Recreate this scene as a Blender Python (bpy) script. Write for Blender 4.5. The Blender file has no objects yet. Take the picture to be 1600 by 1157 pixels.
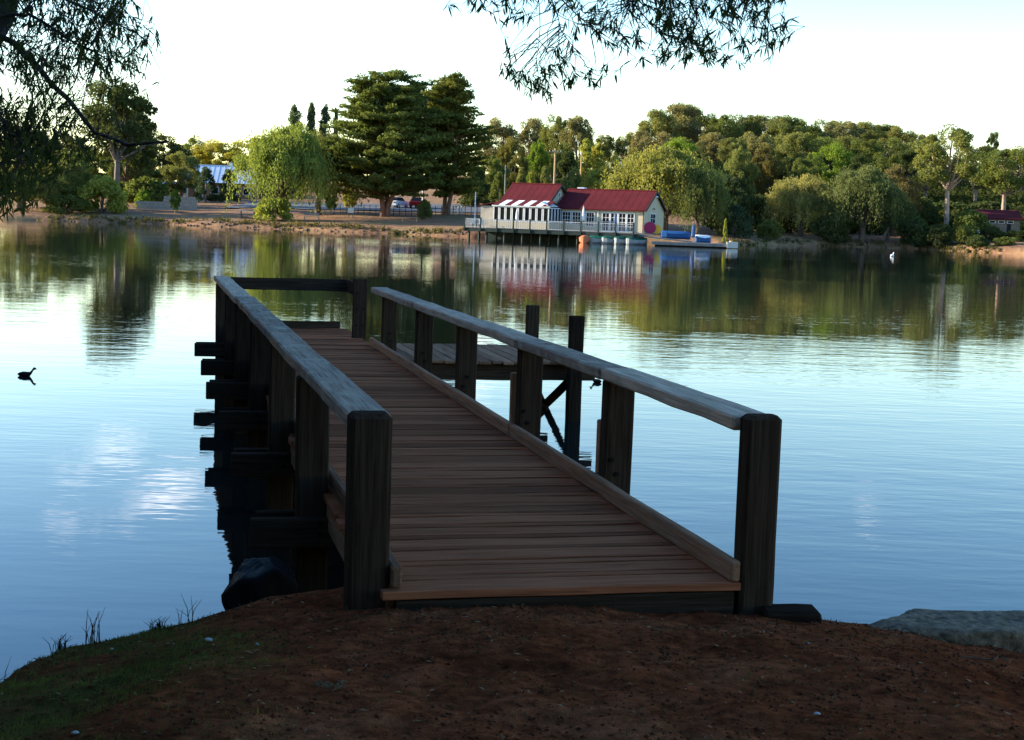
import bpy, math, random
import numpy as np
from mathutils import Vector, Matrix

random.seed(7)
RG = np.random.default_rng(7)
scene = bpy.context.scene
COL = scene.collection

# ------------------------------------------------------------------ camera
F = 2350.0; EYE = 2.72
PITCH = math.atan(245 / F); ROLL = math.radians(1.9)
fw = np.array([0, math.cos(PITCH), -math.sin(PITCH)]); rt0 = np.array([1.0, 0, 0]); up0 = np.cross(rt0, fw)
CR = math.cos(ROLL) * rt0 + math.sin(ROLL) * up0
CU = -math.sin(ROLL) * rt0 + math.cos(ROLL) * up0
cd = bpy.data.cameras.new('camera'); cam = bpy.data.objects.new('camera', cd); COL.objects.link(cam)
cd.sensor_fit = 'HORIZONTAL'; cd.sensor_width = 36; cd.lens = F / 1600 * 36
cd.clip_start = 0.1; cd.clip_end = 5000
m = Matrix.Identity(4)
for i in range(3):
    m[i][0] = CR[i]; m[i][1] = CU[i]; m[i][2] = -fw[i]
m[2][3] = EYE
cam.matrix_world = m
scene.camera = cam

# ------------------------------------------------------------------ light
SUN_AZ = math.radians(-79)      # from +Y, negative = towards -X
SUN_EL = math.radians(17)
sd = Vector((math.sin(SUN_AZ) * math.cos(SUN_EL), math.cos(SUN_AZ) * math.cos(SUN_EL), math.sin(SUN_EL)))
world = bpy.data.worlds.new('World'); scene.world = world; world.use_nodes = True
wn = world.node_tree; bg = wn.nodes['Background']
sky = wn.nodes.new('ShaderNodeTexSky'); sky.sky_type = 'NISHITA'; sky.sun_disc = False
sky.sun_elevation = SUN_EL; sky.sun_rotation = SUN_AZ
sky.air_density = 1.0; sky.dust_density = 0.4; sky.ozone_density = 1.3
# a few thin scattered clouds all over the sky (their reflections show on the lake)
wtc = wn.nodes.new('ShaderNodeTexCoord'); wmp = wn.nodes.new('ShaderNodeMapping')
wmp.inputs['Scale'].default_value = (5, 5, 13); wmp.inputs['Location'].default_value = (2.2, 14.4, 0)
wn.links.new(wtc.outputs['Generated'], wmp.inputs[0])
wno = wn.nodes.new('ShaderNodeTexNoise'); wno.inputs['Scale'].default_value = 1.3; wno.inputs['Detail'].default_value = 5
wn.links.new(wmp.outputs[0], wno.inputs['Vector'])
wcr = wn.nodes.new('ShaderNodeMapRange'); wcr.inputs[1].default_value = .62; wcr.inputs[2].default_value = .78
wcr.inputs[3].default_value = 0; wcr.inputs[4].default_value = .55
wn.links.new(wno.outputs[0], wcr.inputs[0])
wmx = wn.nodes.new('ShaderNodeMix'); wmx.data_type = 'RGBA'
whs = wn.nodes.new('ShaderNodeHueSaturation'); whs.inputs['Saturation'].default_value = 1.4; whs.inputs['Hue'].default_value = .508; wn.links.new(sky.outputs[0], whs.inputs['Color'])
wn.links.new(wcr.outputs[0], wmx.inputs['Factor']); wn.links.new(whs.outputs[0], wmx.inputs['A'])
wmx.inputs['B'].default_value = (17, 15.5, 14.5, 1)
wn.links.new(wmx.outputs['Result'], bg.inputs[0])
bg.inputs[1].default_value = 0.14
sl = bpy.data.lights.new('sun', 'SUN'); sun = bpy.data.objects.new('sun', sl); COL.objects.link(sun)
sl.energy = 5.0; sl.angle = math.radians(0.5); sl.color = (1.0, 0.9, 0.73)
sun.rotation_euler = sd.to_track_quat('Z', 'Y').to_euler(); sun.location = (-40, -10, 40)
vs = scene.view_settings
vs.view_transform = 'Standard'; vs.look = 'None'; vs.gamma = 1; vs.use_curve_mapping = False
vs.exposure = 1.6
scene.render.engine = 'CYCLES'
scene.cycles.max_bounces = 5; scene.cycles.diffuse_bounces = 2; scene.cycles.glossy_bounces = 3
scene.cycles.transmission_bounces = 3; scene.cycles.transparent_max_bounces = 4
scene.cycles.use_denoising = True
scene.cycles.caustics_reflective = False; scene.cycles.caustics_refractive = False

# ------------------------------------------------------------------ helpers
def bearing(px, py, Y):
    """world point on the sight line of a photo position, at distance Y north of the camera"""
    d = fw + CR * ((px - 800) / F) - CU * ((py - 578.5) / F)
    return np.array([0, 0, EYE]) + d * (Y / d[1])
def onplane(px, py, z):
    d = fw + CR * ((px - 800) / F) - CU * ((py - 578.5) / F)
    return np.array([0, 0, EYE]) + d * ((z - EYE) / d[2])

def tag(o, label=None, cat=None, group=None, kind=None):
    if label: o['label'] = label
    if cat: o['category'] = cat
    if group: o['group'] = group
    if kind: o['kind'] = kind
    return o
def link(name, me, mat=None, parent=None, loc=(0, 0, 0), rot=(0, 0, 0), scale=(1, 1, 1), color=None):
    o = bpy.data.objects.new(name, me); COL.objects.link(o)
    o.location = loc; o.rotation_euler = rot; o.scale = scale
    if parent: o.parent = parent
    if mat and me is not None and not me.materials: me.materials.append(mat)
    if color: o.color = (*color, 1)
    return o
def empty(name, loc=(0, 0, 0), rz=0.0, scale=(1, 1, 1)):
    o = bpy.data.objects.new(name, None); COL.objects.link(o)
    o.location = loc; o.rotation_euler = (0, 0, rz); o.scale = scale; o.empty_display_size = .2
    return o
def mesh_np(name, V, Fq, smooth=False):
    V = np.asarray(V, dtype=np.float32); Fq = np.asarray(Fq, dtype=np.int32)
    me = bpy.data.meshes.new(name); n = Fq.shape[1]
    me.vertices.add(len(V)); me.vertices.foreach_set('co', V.ravel())
    me.loops.add(Fq.size); me.loops.foreach_set('vertex_index', Fq.ravel())
    me.polygons.add(len(Fq)); me.polygons.foreach_set('loop_start', np.arange(0, Fq.size, n, dtype=np.int32))
    if smooth: me.polygons.foreach_set('use_smooth', np.ones(len(Fq), dtype=bool))
    me.update(calc_edges=True); me.validate()
    return me
class MB:
    def __init__(s): s.v = []; s.f = []
    def add(s, V, Fs):
        k = len(s.v); s.v += [tuple(p) for p in V]; s.f += [tuple(i + k for i in q) for q in Fs]; return s
    def box(s, x0, x1, y0, y1, z0, z1):
        return s.add([(x0,y0,z0),(x1,y0,z0),(x1,y1,z0),(x0,y1,z0),(x0,y0,z1),(x1,y0,z1),(x1,y1,z1),(x0,y1,z1)],
                     [(0,3,2,1),(4,5,6,7),(0,1,5,4),(1,2,6,5),(2,3,7,6),(3,0,4,7)])
    def tube(s, pts, rad, n=6, cap=True):
        pts = [Vector(p) for p in pts]; R = rad if hasattr(rad, '__len__') else [rad] * len(pts); V = []; Fs = []
        for i, p in enumerate(pts):
            t = (pts[min(i+1, len(pts)-1)] - pts[max(i-1, 0)]).normalized()
            a = t.orthogonal() if abs(t.z) > .95 else t.cross(Vector((0, 0, 1)))
            a = a.normalized(); b = t.cross(a)
            for k in range(n):
                w = 2 * math.pi * k / n; V.append(p + (a * math.cos(w) + b * math.sin(w)) * R[i])
        for i in range(len(pts) - 1):
            for k in range(n):
                Fs.append((i*n+k, i*n+(k+1) % n, (i+1)*n+(k+1) % n, (i+1)*n+k))
        if cap: Fs += [tuple(range(n))[::-1], tuple(range((len(pts)-1)*n, len(pts)*n))]
        return s.add(V, Fs)
    def mesh(s, name, smooth=False):
        me = bpy.data.meshes.new(name); me.from_pydata([tuple(v) for v in s.v], [], s.f); me.update()
        if smooth: me.polygons.foreach_set('use_smooth', [True] * len(me.polygons))
        return me
def timber(L, W, T, nseg=4, warp=.004, ch=.008, rnd=None, endch=True, name='timber'):
    """a sawn plank along local X (0..L), width W on Y, thickness T on Z (centred), chamfered, slightly warped"""
    r = rnd or random
    sec = [(-W/2+ch,-T/2),(W/2-ch,-T/2),(W/2,-T/2+ch),(W/2,T/2-ch),(W/2-ch,T/2),(-W/2+ch,T/2),(-W/2,T/2-ch),(-W/2,-T/2+ch)]
    xs = [0.0] + ([ch] if endch else []) + [L*i/nseg for i in range(1, nseg)] + ([L-ch] if endch else []) + [L]
    V = []; Fs = []
    for i, x in enumerate(xs):
        oy = r.uniform(-warp, warp); oz = r.uniform(-warp, warp)
        if i == 1 or i == len(xs)-1: oy, oz = py, pz
        py, pz = oy, oz
        s = 1.0
        for (a, b) in sec:
            if endch and (i == 0 or i == len(xs)-1):
                a *= (W-2*ch)/W; b *= (T-2*ch)/T
            V.append((x, a+oy, b+oz+r.uniform(-warp, warp)*.3))
    n = 8
    for i in range(len(xs)-1):
        for k in range(n): Fs.append((i*n+k, i*n+(k+1) % n, (i+1)*n+(k+1) % n, (i+1)*n+k))
    Fs += [tuple(range(n))[::-1], tuple(range((len(xs)-1)*n, len(xs)*n))]
    me = bpy.data.meshes.new(name); me.from_pydata(V, [], Fs); me.update(); return me

_ph = RG.uniform(0, 6.28, (6, 10, 2)); _dr = RG.uniform(0, 6.28, (6, 10))
def fbm(x, y, scale, octs=4, seed=0):
    x = np.asarray(x, float); y = np.asarray(y, float); o = 0; amp = 1; fr = 1/scale
    for k in range(octs):
        s = 0
        for j in range(5):
            w = _dr[(k+seed) % 6, j+ (seed % 5)]
            s = s + np.sin((x*math.cos(w)+y*math.sin(w))*fr*(.7+.25*j)*2 + _ph[(k+seed) % 6, j, 0])
        o = o + amp*s/5; amp *= .5; fr *= 2.1
    return o

# ------------------------------------------------------------------ materials
def newmat(name):
    mt = bpy.data.materials.new(name); mt.use_nodes = True
    nt = mt.node_tree; b = nt.nodes['Principled BSDF']; return mt, nt, b
def node(nt, t, **kw):
    n = nt.nodes.new(t)
    for k, v in kw.items(): setattr(n, k, v)
    return n
def ramp(nt, src, stops):
    r = node(nt, 'ShaderNodeValToRGB'); e = r.color_ramp.elements
    while len(e) < len(stops): e.new(.5)
    for i, (p, c) in enumerate(stops): e[i].position = p; e[i].color = (*c, 1)
    nt.links.new(src, r.inputs[0]); return r
def noise(nt, vec, scale, detail=5, rough=.55):
    n = node(nt, 'ShaderNodeTexNoise'); n.inputs['Scale'].default_value = scale
    n.inputs['Detail'].default_value = detail; n.inputs['Roughness'].default_value = rough
    if vec is not None: nt.links.new(vec, n.inputs['Vector'])
    return n
def bump(nt, b, h, strength, dist):
    bp = node(nt, 'ShaderNodeBump'); bp.inputs['Strength'].default_value = strength; bp.inputs['Distance'].default_value = dist
    nt.links.new(h, bp.inputs['Height']); nt.links.new(bp.outputs[0], b.inputs['Normal']); return bp
def mulcol(nt, a, b, fac=1.0, mode='MULTIPLY'):
    mx = node(nt, 'ShaderNodeMix', data_type='RGBA', blend_type=mode); mx.inputs['Factor'].default_value = fac
    for s, k in ((a, 'A'), (b, 'B')):
        if isinstance(s, tuple): mx.inputs[k].default_value = (*s, 1)
        else: nt.links.new(s, mx.inputs[k])
    return mx.outputs['Result']
def plain(name, col, rough=.6, var=.25, scale=3.0, metal=0.0, bmp=0.0):
    mt, nt, b = newmat(name); tc = node(nt, 'ShaderNodeTexCoord')
    n = noise(nt, tc.outputs['Object'], scale)
    r = ramp(nt, n.outputs[0], [(.25, tuple(c*(1-var) for c in col)), (.75, tuple(min(1, c*(1+var)) for c in col))])
    nt.links.new(r.outputs[0], b.inputs['Base Color']); b.inputs['Roughness'].default_value = rough; b.inputs['Metallic'].default_value = metal; b.inputs['Specular IOR Level'].default_value = .1
    if bmp: bump(nt, b, n.outputs[0], bmp, .02)
    return mt
def wood(name, c1, c2, rough=.75, grain=1.0, streak=(1.2, 22, 22), lichen=None):
    """weathered timber; grain runs along local X"""
    mt, nt, b = newmat(name); tc = node(nt, 'ShaderNodeTexCoord'); oi = node(nt, 'ShaderNodeObjectInfo')
    add = node(nt, 'ShaderNodeVectorMath', operation='ADD'); comb = node(nt, 'ShaderNodeCombineXYZ')
    ml = node(nt, 'ShaderNodeMath', operation='MULTIPLY'); ml.inputs[1].default_value = 37.0
    nt.links.new(oi.outputs['Random'], ml.inputs[0])
    for k in range(3): nt.links.new(ml.outputs[0], comb.inputs[k])
    nt.links.new(tc.outputs['Object'], add.inputs[0]); nt.links.new(comb.outputs[0], add.inputs[1])
    mp = node(nt, 'ShaderNodeMapping'); mp.inputs['Scale'].default_value = streak; nt.links.new(add.outputs[0], mp.inputs[0])
    g = noise(nt, mp.outputs[0], 1.6, 6, .65)
    mp2 = node(nt, 'ShaderNodeMapping'); mp2.inputs['Scale'].default_value = (1.6, 70, 70); nt.links.new(add.outputs[0], mp2.inputs[0])
    g2 = noise(nt, mp2.outputs[0], 1.2, 4, .6)
    r = ramp(nt, g.outputs[0], [(.3, c1), (.7, c2)])
    r2 = ramp(nt, g2.outputs[0], [(.30, (.2, .19, .18)), (.42, (.8, .8, .8)), (.6, (1.05, 1.05, 1.05))])
    c = mulcol(nt, r.outputs[0], r2.outputs[0], .7)
    rv = ramp(nt, oi.outputs['Random'], [(0, (.55, .55, .56)), (.5, (.9, .88, .86)), (1, (1.1, 1.08, 1.05))]); c = mulcol(nt, c, rv.outputs[0], 1.0)
    if lichen:
        ln = noise(nt, add.outputs[0], 5.0, 6, .6); lr = ramp(nt, ln.outputs[0], [(.52, (0, 0, 0)), (.68, (1, 1, 1))])
        mx = node(nt, 'ShaderNodeMix', data_type='RGBA'); nt.links.new(lr.outputs[0], mx.inputs['Factor'])
        nt.links.new(c, mx.inputs['A']); mx.inputs['B'].default_value = (*lichen, 1); c = mx.outputs['Result']
    nt.links.new(c, b.inputs['Base Color']); b.inputs['Roughness'].default_value = rough
    b.inputs['Specular IOR Level'].default_value = 0.0
    mh = node(nt, 'ShaderNodeMath', operation='ADD'); nt.links.new(g.outputs[0], mh.inputs[0]); nt.links.new(g2.outputs[0], mh.inputs[1])
    bump(nt, b, mh.outputs[0], .55*grain, .006)
    return mt
def leafmat(name, trans=.42, nscale=.45, rough=.6):
    """foliage; the leaf colour is the object's own colour"""
    mt, nt, b = newmat(name); nt.nodes.remove(b); out = nt.nodes['Material Output']
    oi = node(nt, 'ShaderNodeObjectInfo'); tc = node(nt, 'ShaderNodeTexCoord')
    n = noise(nt, tc.outputs['Object'], nscale, 4, .6)
    r = ramp(nt, n.outputs[0], [(.3, (.62, .68, .6)), (.5, (1, 1, 1)), (.72, (1.35, 1.22, 1.0))])
    c = mulcol(nt, oi.outputs['Color'], r.outputs[0])
    n2 = noise(nt, tc.outputs['Object'], nscale*9, 2, .6)
    r2 = ramp(nt, n2.outputs[0], [(.3, (.7, .72, .7)), (.7, (1.25, 1.2, 1.15))]); c = mulcol(nt, c, r2.outputs[0])
    d = node(nt, 'ShaderNodeBsdfDiffuse'); t = node(nt, 'ShaderNodeBsdfTranslucent'); mx = node(nt, 'ShaderNodeMixShader')
    nt.links.new(c, d.inputs[0]); nt.links.new(mulcol(nt, c, (1.2, 1.15, .6)), t.inputs[0])
    mx.inputs[0].default_value = trans; nt.links.new(d.outputs[0], mx.inputs[1]); nt.links.new(t.outputs[0], mx.inputs[2])
    nt.links.new(mx.outputs[0], out.inputs[0]); return mt
def barkmat(name):
    mt, nt, b = newmat(name); oi = node(nt, 'ShaderNodeObjectInfo'); tc = node(nt, 'ShaderNodeTexCoord')
    mp = node(nt, 'ShaderNodeMapping'); mp.inputs['Scale'].default_value = (3, 3, .7); nt.links.new(tc.outputs['Object'], mp.inputs[0])
    n = noise(nt, mp.outputs[0], 1.5, 6, .65)
    r = ramp(nt, n.outputs[0], [(.3, (.45, .42, .4)), (.65, (1.15, 1.1, 1.1))])
    nt.links.new(mulcol(nt, oi.outputs['Color'], r.outputs[0]), b.inputs['Base Color']); b.inputs['Roughness'].default_value = .85
    bump(nt, b, n.outputs[0], .6, .05); return mt

M = {}
M['rail'] = wood('weathered_rail_timber', (.42, .30, .20), (.78, .58, .43), lichen=(.48, .40, .27))
M['post'] = wood('dark_post_timber', (.036, .023, .015), (.085, .058, .040))
M['board'] = wood('deck_board_timber', (.30, .10, .047), (.50, .185, .09), rough=.8)
M['kerb'] = wood('kerb_timber', (.26, .13, .07), (.46, .26, .16))
M['bark'] = barkmat('tree_bark')
M['leaf'] = leafmat('tree_foliage')
M['near_leaf'] = leafmat('lance_leaf', .42, 1.5)
M['rock'] = plain('wet_dark_rock', (.012, .011, .010), .7, .5, 5, bmp=.8)
M['slab'] = plain('lichen_grey_rock', (.20, .14, .085), .9, .75, 24, bmp=.9)

# water -------------------------------------------------------------
def water_mat():
    mt, nt, b = newmat('lake_water'); geo = node(nt, 'ShaderNodeNewGeometry')
    b.inputs['Base Color'].default_value = (.008, .013, .012, 1); b.inputs['Roughness'].default_value = .015
    b.inputs['IOR'].default_value = 1.34; b.inputs['Specular IOR Level'].default_value = .6
    def lay(sx, sy, rot, sc, det):
        mp = node(nt, 'ShaderNodeMapping'); mp.inputs['Scale'].default_value = (sx, sy, 1); mp.inputs['Rotation'].default_value = (0, 0, rot)
        nt.links.new(geo.outputs['Position'], mp.inputs[0]); return noise(nt, mp.outputs[0], sc, det, .5)
    a = lay(.35, 1.0, .10, 1.5, 2); c = lay(.8, 2.2, -.25, 2.6, 2); patch = lay(.25, 1, .04, .055, 3)
    pr = node(nt, 'ShaderNodeMapRange'); pr.inputs[1].default_value = .42; pr.inputs[2].default_value = .66
    pr.inputs[3].default_value = .25; pr.inputs[4].default_value = 1.0; nt.links.new(patch.outputs[0], pr.inputs[0])
    m1 = node(nt, 'ShaderNodeMath', operation='MULTIPLY'); m1.inputs[1].default_value = .45; nt.links.new(c.outputs[0], m1.inputs[0])
    ad = node(nt, 'ShaderNodeMath', operation='ADD'); nt.links.new(a.outputs[0], ad.inputs[0]); nt.links.new(m1.outputs[0], ad.inputs[1])
    mu = node(nt, 'ShaderNodeMath', operation='MULTIPLY'); nt.links.new(ad.outputs[0], mu.inputs[0]); nt.links.new(pr.outputs[0], mu.inputs[1])
    bump(nt, b, mu.outputs[0], 1.0, .0085)
    return mt
M['water'] = water_mat()
w = MB(); w.add([(-500, -60, 0), (500, -60, 0), (500, 210, 0), (-500, 210, 0)], [(0, 1, 2, 3)])
tag(link('water', w.mesh('water'), M['water']), 'calm lake reflecting the sky and the far trees', 'water', kind='structure')

# near bank ----------------------------------------------------------
_edge = [(-400, 1120, .30), (0, 1082, .30), (55, 1046, .34), (105, 1014, .38), (190, 996, .42), (300, 974, .46), (420, 935, .50), (540, 912, .50),
         (800, 900, .49), (1210, 952, .555), (1285, 964, .58), (1385, 976, .53), (1480, 996, .48), (1600, 1012, .44)]
EX, EY, EZ = [], [], []
for (px, py, z) in _edge[1:]:
    p = onplane(px, py, z); EX.append(p[0]); EY.append(p[1]); EZ.append(z)
EX = [-90, -26, -17, -9, -5.2, -3.2] + EX + [4.2, 7, 60]; EY = [90, 50, 30, 15, 9.6, 7.0] + EY + [7.6, 6.5, -20]; EZ = [.4, .4, .4, .4, .4, .33] + EZ + [.4, .4, .4]
def bank_z(X, Y):
    ys = np.interp(X, EX, EY) + .10*fbm(X, X*0, .55, 3, 1); ze = np.interp(X, EX, EZ)
    d = ys - Y
    inland = ze + .75*(1-np.exp(-np.maximum(d, 0)/5.0)) + .02*np.maximum(d-8, 0)
    z = np.where(d >= 0, inland, ze + d*1.5)
    rough = np.clip(d*1.5+.2, 0, 1)
    z = z + rough*(.022*fbm(X, Y, .9, 3, 2) + .019*fbm(X, Y, .17, 3, 3) + .007*fbm(X, Y, .06, 2, 4))
    return np.maximum(z, -1.5)
gx = np.concatenate([-np.geomspace(90, 3.6, 50), np.linspace(-3.5, 4.2, 257), np.geomspace(4.3, 60, 40)])
gy = np.concatenate([-np.geomspace(60, .5, 25), np.linspace(0, 4.4, 40), np.linspace(4.45, 10.5, 220), np.geomspace(10.6, 95, 45)])
def gridmesh(name, gx, gy, zf):
    XX, YY = np.meshgrid(gx, gy); ZZ = zf(XX, YY); nx = len(gx); ny = len(gy)
    idx = np.arange(nx*ny).reshape(ny, nx)
    q = np.stack([idx[:-1, :-1], idx[:-1, 1:], idx[1:, 1:], idx[1:, :-1]], -1).reshape(-1, 4)
    return mesh_np(name, np.stack([XX, YY, ZZ], -1).reshape(-1, 3), q, True)
def grassiness(X, Y):
    """1 where turf grows on the near bank (left of the worn path)"""
    e = -.95 - .25*(Y-6) + .25*fbm(X, Y, 1.0, 3, 5)
    return np.clip((e - X)*1.6, 0, 1)*np.clip(.62+.7*fbm(X, Y, .5, 3, 2), .1, 1)
def ground_mat():
    mt, nt, b = newmat('red_brown_earth'); geo = node(nt, 'ShaderNodeNewGeometry'); P = geo.outputs['Position']
    n1 = noise(nt, P, 1.7, 8, .62); n2 = noise(nt, P, 14, 6, .65); n3 = noise(nt, P, 70, 4, .6)
    r = ramp(nt, n1.outputs[0], [(.3, (.16, .040, .015)), (.52, (.33, .088, .034)), (.75, (.45, .15, .065))])
    r2 = ramp(nt, n2.outputs[0], [(.32, (.28, .28, .3)), (.5, (.8, .8, .8)), (.68, (1.4, 1.35, 1.3))])
    c = mulcol(nt, r.outputs[0], r2.outputs[0], .85)
    at = node(nt, 'ShaderNodeAttribute', attribute_name='turf')
    gm = node(nt, 'ShaderNodeMix', data_type='RGBA'); 
    gr = ramp(nt, n2.outputs[0], [(.35, (.06, .055, .014)), (.65, (.15, .11, .034))])
    mm = node(nt, 'ShaderNodeMath', operation='MULTIPLY'); mm.inputs[1].default_value = .75; nt.links.new(at.outputs['Fac'], mm.inputs[0])
    nt.links.new(mm.outputs[0], gm.inputs['Factor']); nt.links.new(c, gm.inputs['A']); nt.links.new(gr.outputs[0], gm.inputs['B'])
    nt.links.new(gm.outputs['Result'], b.inputs['Base Color']); b.inputs['Roughness'].default_value = .95; b.inputs['Specular IOR Level'].default_value = 0.0
    mh = node(nt, 'ShaderNodeMath', operation='ADD'); nt.links.new(n2.outputs[0], mh.inputs[0]); nt.links.new(n3.outputs[0], mh.inputs[1])
    bump(nt, b, mh.outputs[0], 1.0, .045); return mt
me = gridmesh('ground', gx, gy, bank_z)
XX, YY = np.meshgrid(gx, gy); att = me.attributes.new('turf', 'FLOAT', 'POINT'); att.data.foreach_set('value', grassiness(XX, YY).astype(np.float32).ravel())
tag(link('ground', me, ground_mat()), 'red brown trodden earth bank with thin turf beside the jetty', 'ground', kind='structure')

# far terrain ---------------------------------------------------------
_sh = [(-200, 330), (0, 343), (100, 346), (250, 351), (400, 357), (520, 362), (620, 366), (740, 371), (900, 374), (1040, 379), (1130, 383), (1300, 385), (1440, 390), (1600, 398), (1800, 408)]
SX = []; SY = []
for (px, py) in _sh:
    p = onplane(px, py, 0); SX.append(p[0]); SY.append(p[1])
SX = [-400] + SX + [300]; SY = [SY[0]] + SY + [SY[-1]]
def far_z(X, Y):
    d = Y - np.interp(X, SX, SY) + .9*fbm(X, X*0, 7, 3, 1)
    bank = np.interp(X, [-30, -5, 3, 30, 45], [.55, .55, .35, .5, .6])
    z = np.where(d < 0, d*.6, bank*(1-np.exp(-np.maximum(d, 0)/.5)) + .055*np.clip(d, 0, 30) + .03*np.clip(d-30, 0, 200))
    hill = 8*np.exp(-((X-85)/75)**2)*np.clip((Y-205)/130, 0, 1)**1.2 + 3*np.exp(-((X-5)/45)**2)*np.clip((Y-215)/120, 0, 1)
    z = z + np.where(d > 4, hill, 0) + np.where(d > 0, .08*fbm(X, Y, 5, 3, 3), 0)
    flat = np.clip(1-np.hypot((X+8)/30, (Y-204)/14), 0, 1)
    return np.maximum(z, -2)
fx = np.concatenate([np.linspace(-400, -85, 30), np.linspace(-84, 84, 240), np.linspace(86, 400, 30)])
fy = np.concatenate([np.linspace(140, 240, 170), np.linspace(242, 420, 45), np.linspace(430, 1200, 14)])
def shore_mat():
    mt, nt, b = newmat('dry_grass_shore'); geo = node(nt, 'ShaderNodeNewGeometry'); P = geo.outputs['Position']
    n1 = noise(nt, P, .12, 6, .6); n2 = noise(nt, P, 1.2, 6, .65)
    r = ramp(nt, n1.outputs[0], [(.35, (.20, .105, .06)), (.54, (.27, .155, .085)), (.72, (.17, .145, .055))])
    r2 = ramp(nt, n2.outputs[0], [(.3, (.6, .58, .55)), (.68, (1.15, 1.15, 1.1))])
    nt.links.new(mulcol(nt, r.outputs[0], r2.outputs[0], .9), b.inputs['Base Color']); b.inputs['Roughness'].default_value = .95
    b.inputs['Specular IOR Level'].default_value = .1
    bump(nt, b, n2.outputs[0], .8, .3); return mt
tag(link('shore', gridmesh('shore', fx, fy, far_z), shore_mat()), 'brown grassy far shore rising to a wooded hill', 'shore', kind='structure')
def fz(x, y): return float(far_z(np.array([x]), np.array([y]))[0])
def draped(name, outline_fn, mat, lift, n=(60, 10)):
    """sheet draped on the far terrain; outline_fn(s,t) -> (x,y)"""
    V = []; 
    for j in range(n[1]+1):
        for i in range(n[0]+1):
            x, y = outline_fn(i/n[0], j/n[1]); V.append((x, y, fz(x, y)+lift))
    idx = np.arange((n[0]+1)*(n[1]+1)).reshape(n[1]+1, n[0]+1)
    q = np.stack([idx[:-1, :-1], idx[:-1, 1:], idx[1:, 1:], idx[1:, :-1]], -1).reshape(-1, 4)
    return link(name, mesh_np(name, V, q, True), mat)
M['asphalt'] = plain('pale_asphalt', (.10, .105, .115), .9, .2, .4)
def road_pt(s, t):
    x = -40 + s*55; return x, 206 + 20*t - 6*s*(1-t) + 1.5*math.sin(s*4)
tag(draped('road', road_pt, M['asphalt'], .14, (90, 14)), 'grey asphalt car park behind the cypresses', 'road', kind='structure')

# ------------------------------------------------------------------ jetty
JZ = math.radians(13.7); JB, JA = 2.15, 7.4
jA = np.array([-math.sin(JZ), math.cos(JZ), 0]); jB = np.array([math.cos(JZ), math.sin(JZ), 0])
jetty = empty('jetty', tuple(jA*JA + jB*JB), JZ)
tag(jetty, 'weathered timber fishing jetty with handrails running out over the lake', 'jetty')
def jl(b, a, z): return (b-JB, a-JA, z)
ZD = .78
def zrail(a): return 1.67 - .07*(a-7.6)/16.4
H90 = math.pi/2
def along_b(name, b0, b1, a, z, W, T, mat, **k):
    return link(name, timber(b1-b0, W, T, name=name, **k), mat, jetty, jl(b0, a, z))
def along_a(name, b, a0, a1, z0, z1, W, T, mat, **k):
    L = math.hypot(a1-a0, z1-z0)
    o = link(name, timber(L, W, T, name=name, **k), mat, jetty, jl(b, a0, z0), (0, 0, 0))
    o.rotation_euler = (0, -math.atan2(z1-z0, a1-a0), H90); o.rotation_mode = 'XYZ'
    return o
def upright(name, b, a, z0, z1, Wa, Tb, mat, lean=(0, 0), **k):
    return link(name, timber(z1-z0, Wa, Tb, name=name, **k), mat, jetty, jl(b, a, z0), (lean[0], -H90+lean[1], 0))
rj = random.Random(3)
# deck boards, wide and narrow ones by turns
a = 7.42; i = 0
while a < 24.15:
    wd = rj.uniform(.195, .25) if i % 2 == 0 else rj.uniform(.085, .125)
    if i in (0,): wd = .24
    o = along_b('board', 1.17+rj.uniform(-.015, .015), 3.125+rj.uniform(-.01, .01), a+wd/2, ZD-.022+rj.uniform(-.0035, .0035), wd-(.030 if i % 2 else .018)-rj.uniform(0, .006), .044, M['board'], nseg=6, warp=.003, ch=.004, rnd=rj)
    o.rotation_euler = (rj.uniform(-.006, .006), rj.uniform(-.0015, .0015), rj.uniform(-.0025, .0025))
    a += wd; i += 1
A_END = a
# kerbs
along_a('kerb', 3.087, 7.42, 12.6, ZD+.062, ZD+.062, .055, .116, M['kerb'], nseg=8, warp=.004, ch=.01, rnd=rj)
along_a('kerb', 3.087, 12.61, 21.2, ZD+.062, ZD+.062, .055, .116, M['kerb'], nseg=10, warp=.004, ch=.01, rnd=rj)
along_a('kerb', 1.252, 7.46, 15.2, ZD+.062, ZD+.062, .055, .116, M['kerb'], nseg=8, warp=.004, ch=.01, rnd=rj)
along_a('kerb', 1.252, 15.21, 24.0, ZD+.062, ZD+.062, .055, .116, M['kerb'], nseg=8, warp=.004, ch=.01, rnd=rj)
along_b('kerb', 1.30, 3.0, 24.06, ZD+.06, .06, .11, M['post'], nseg=4, rnd=rj)
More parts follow.
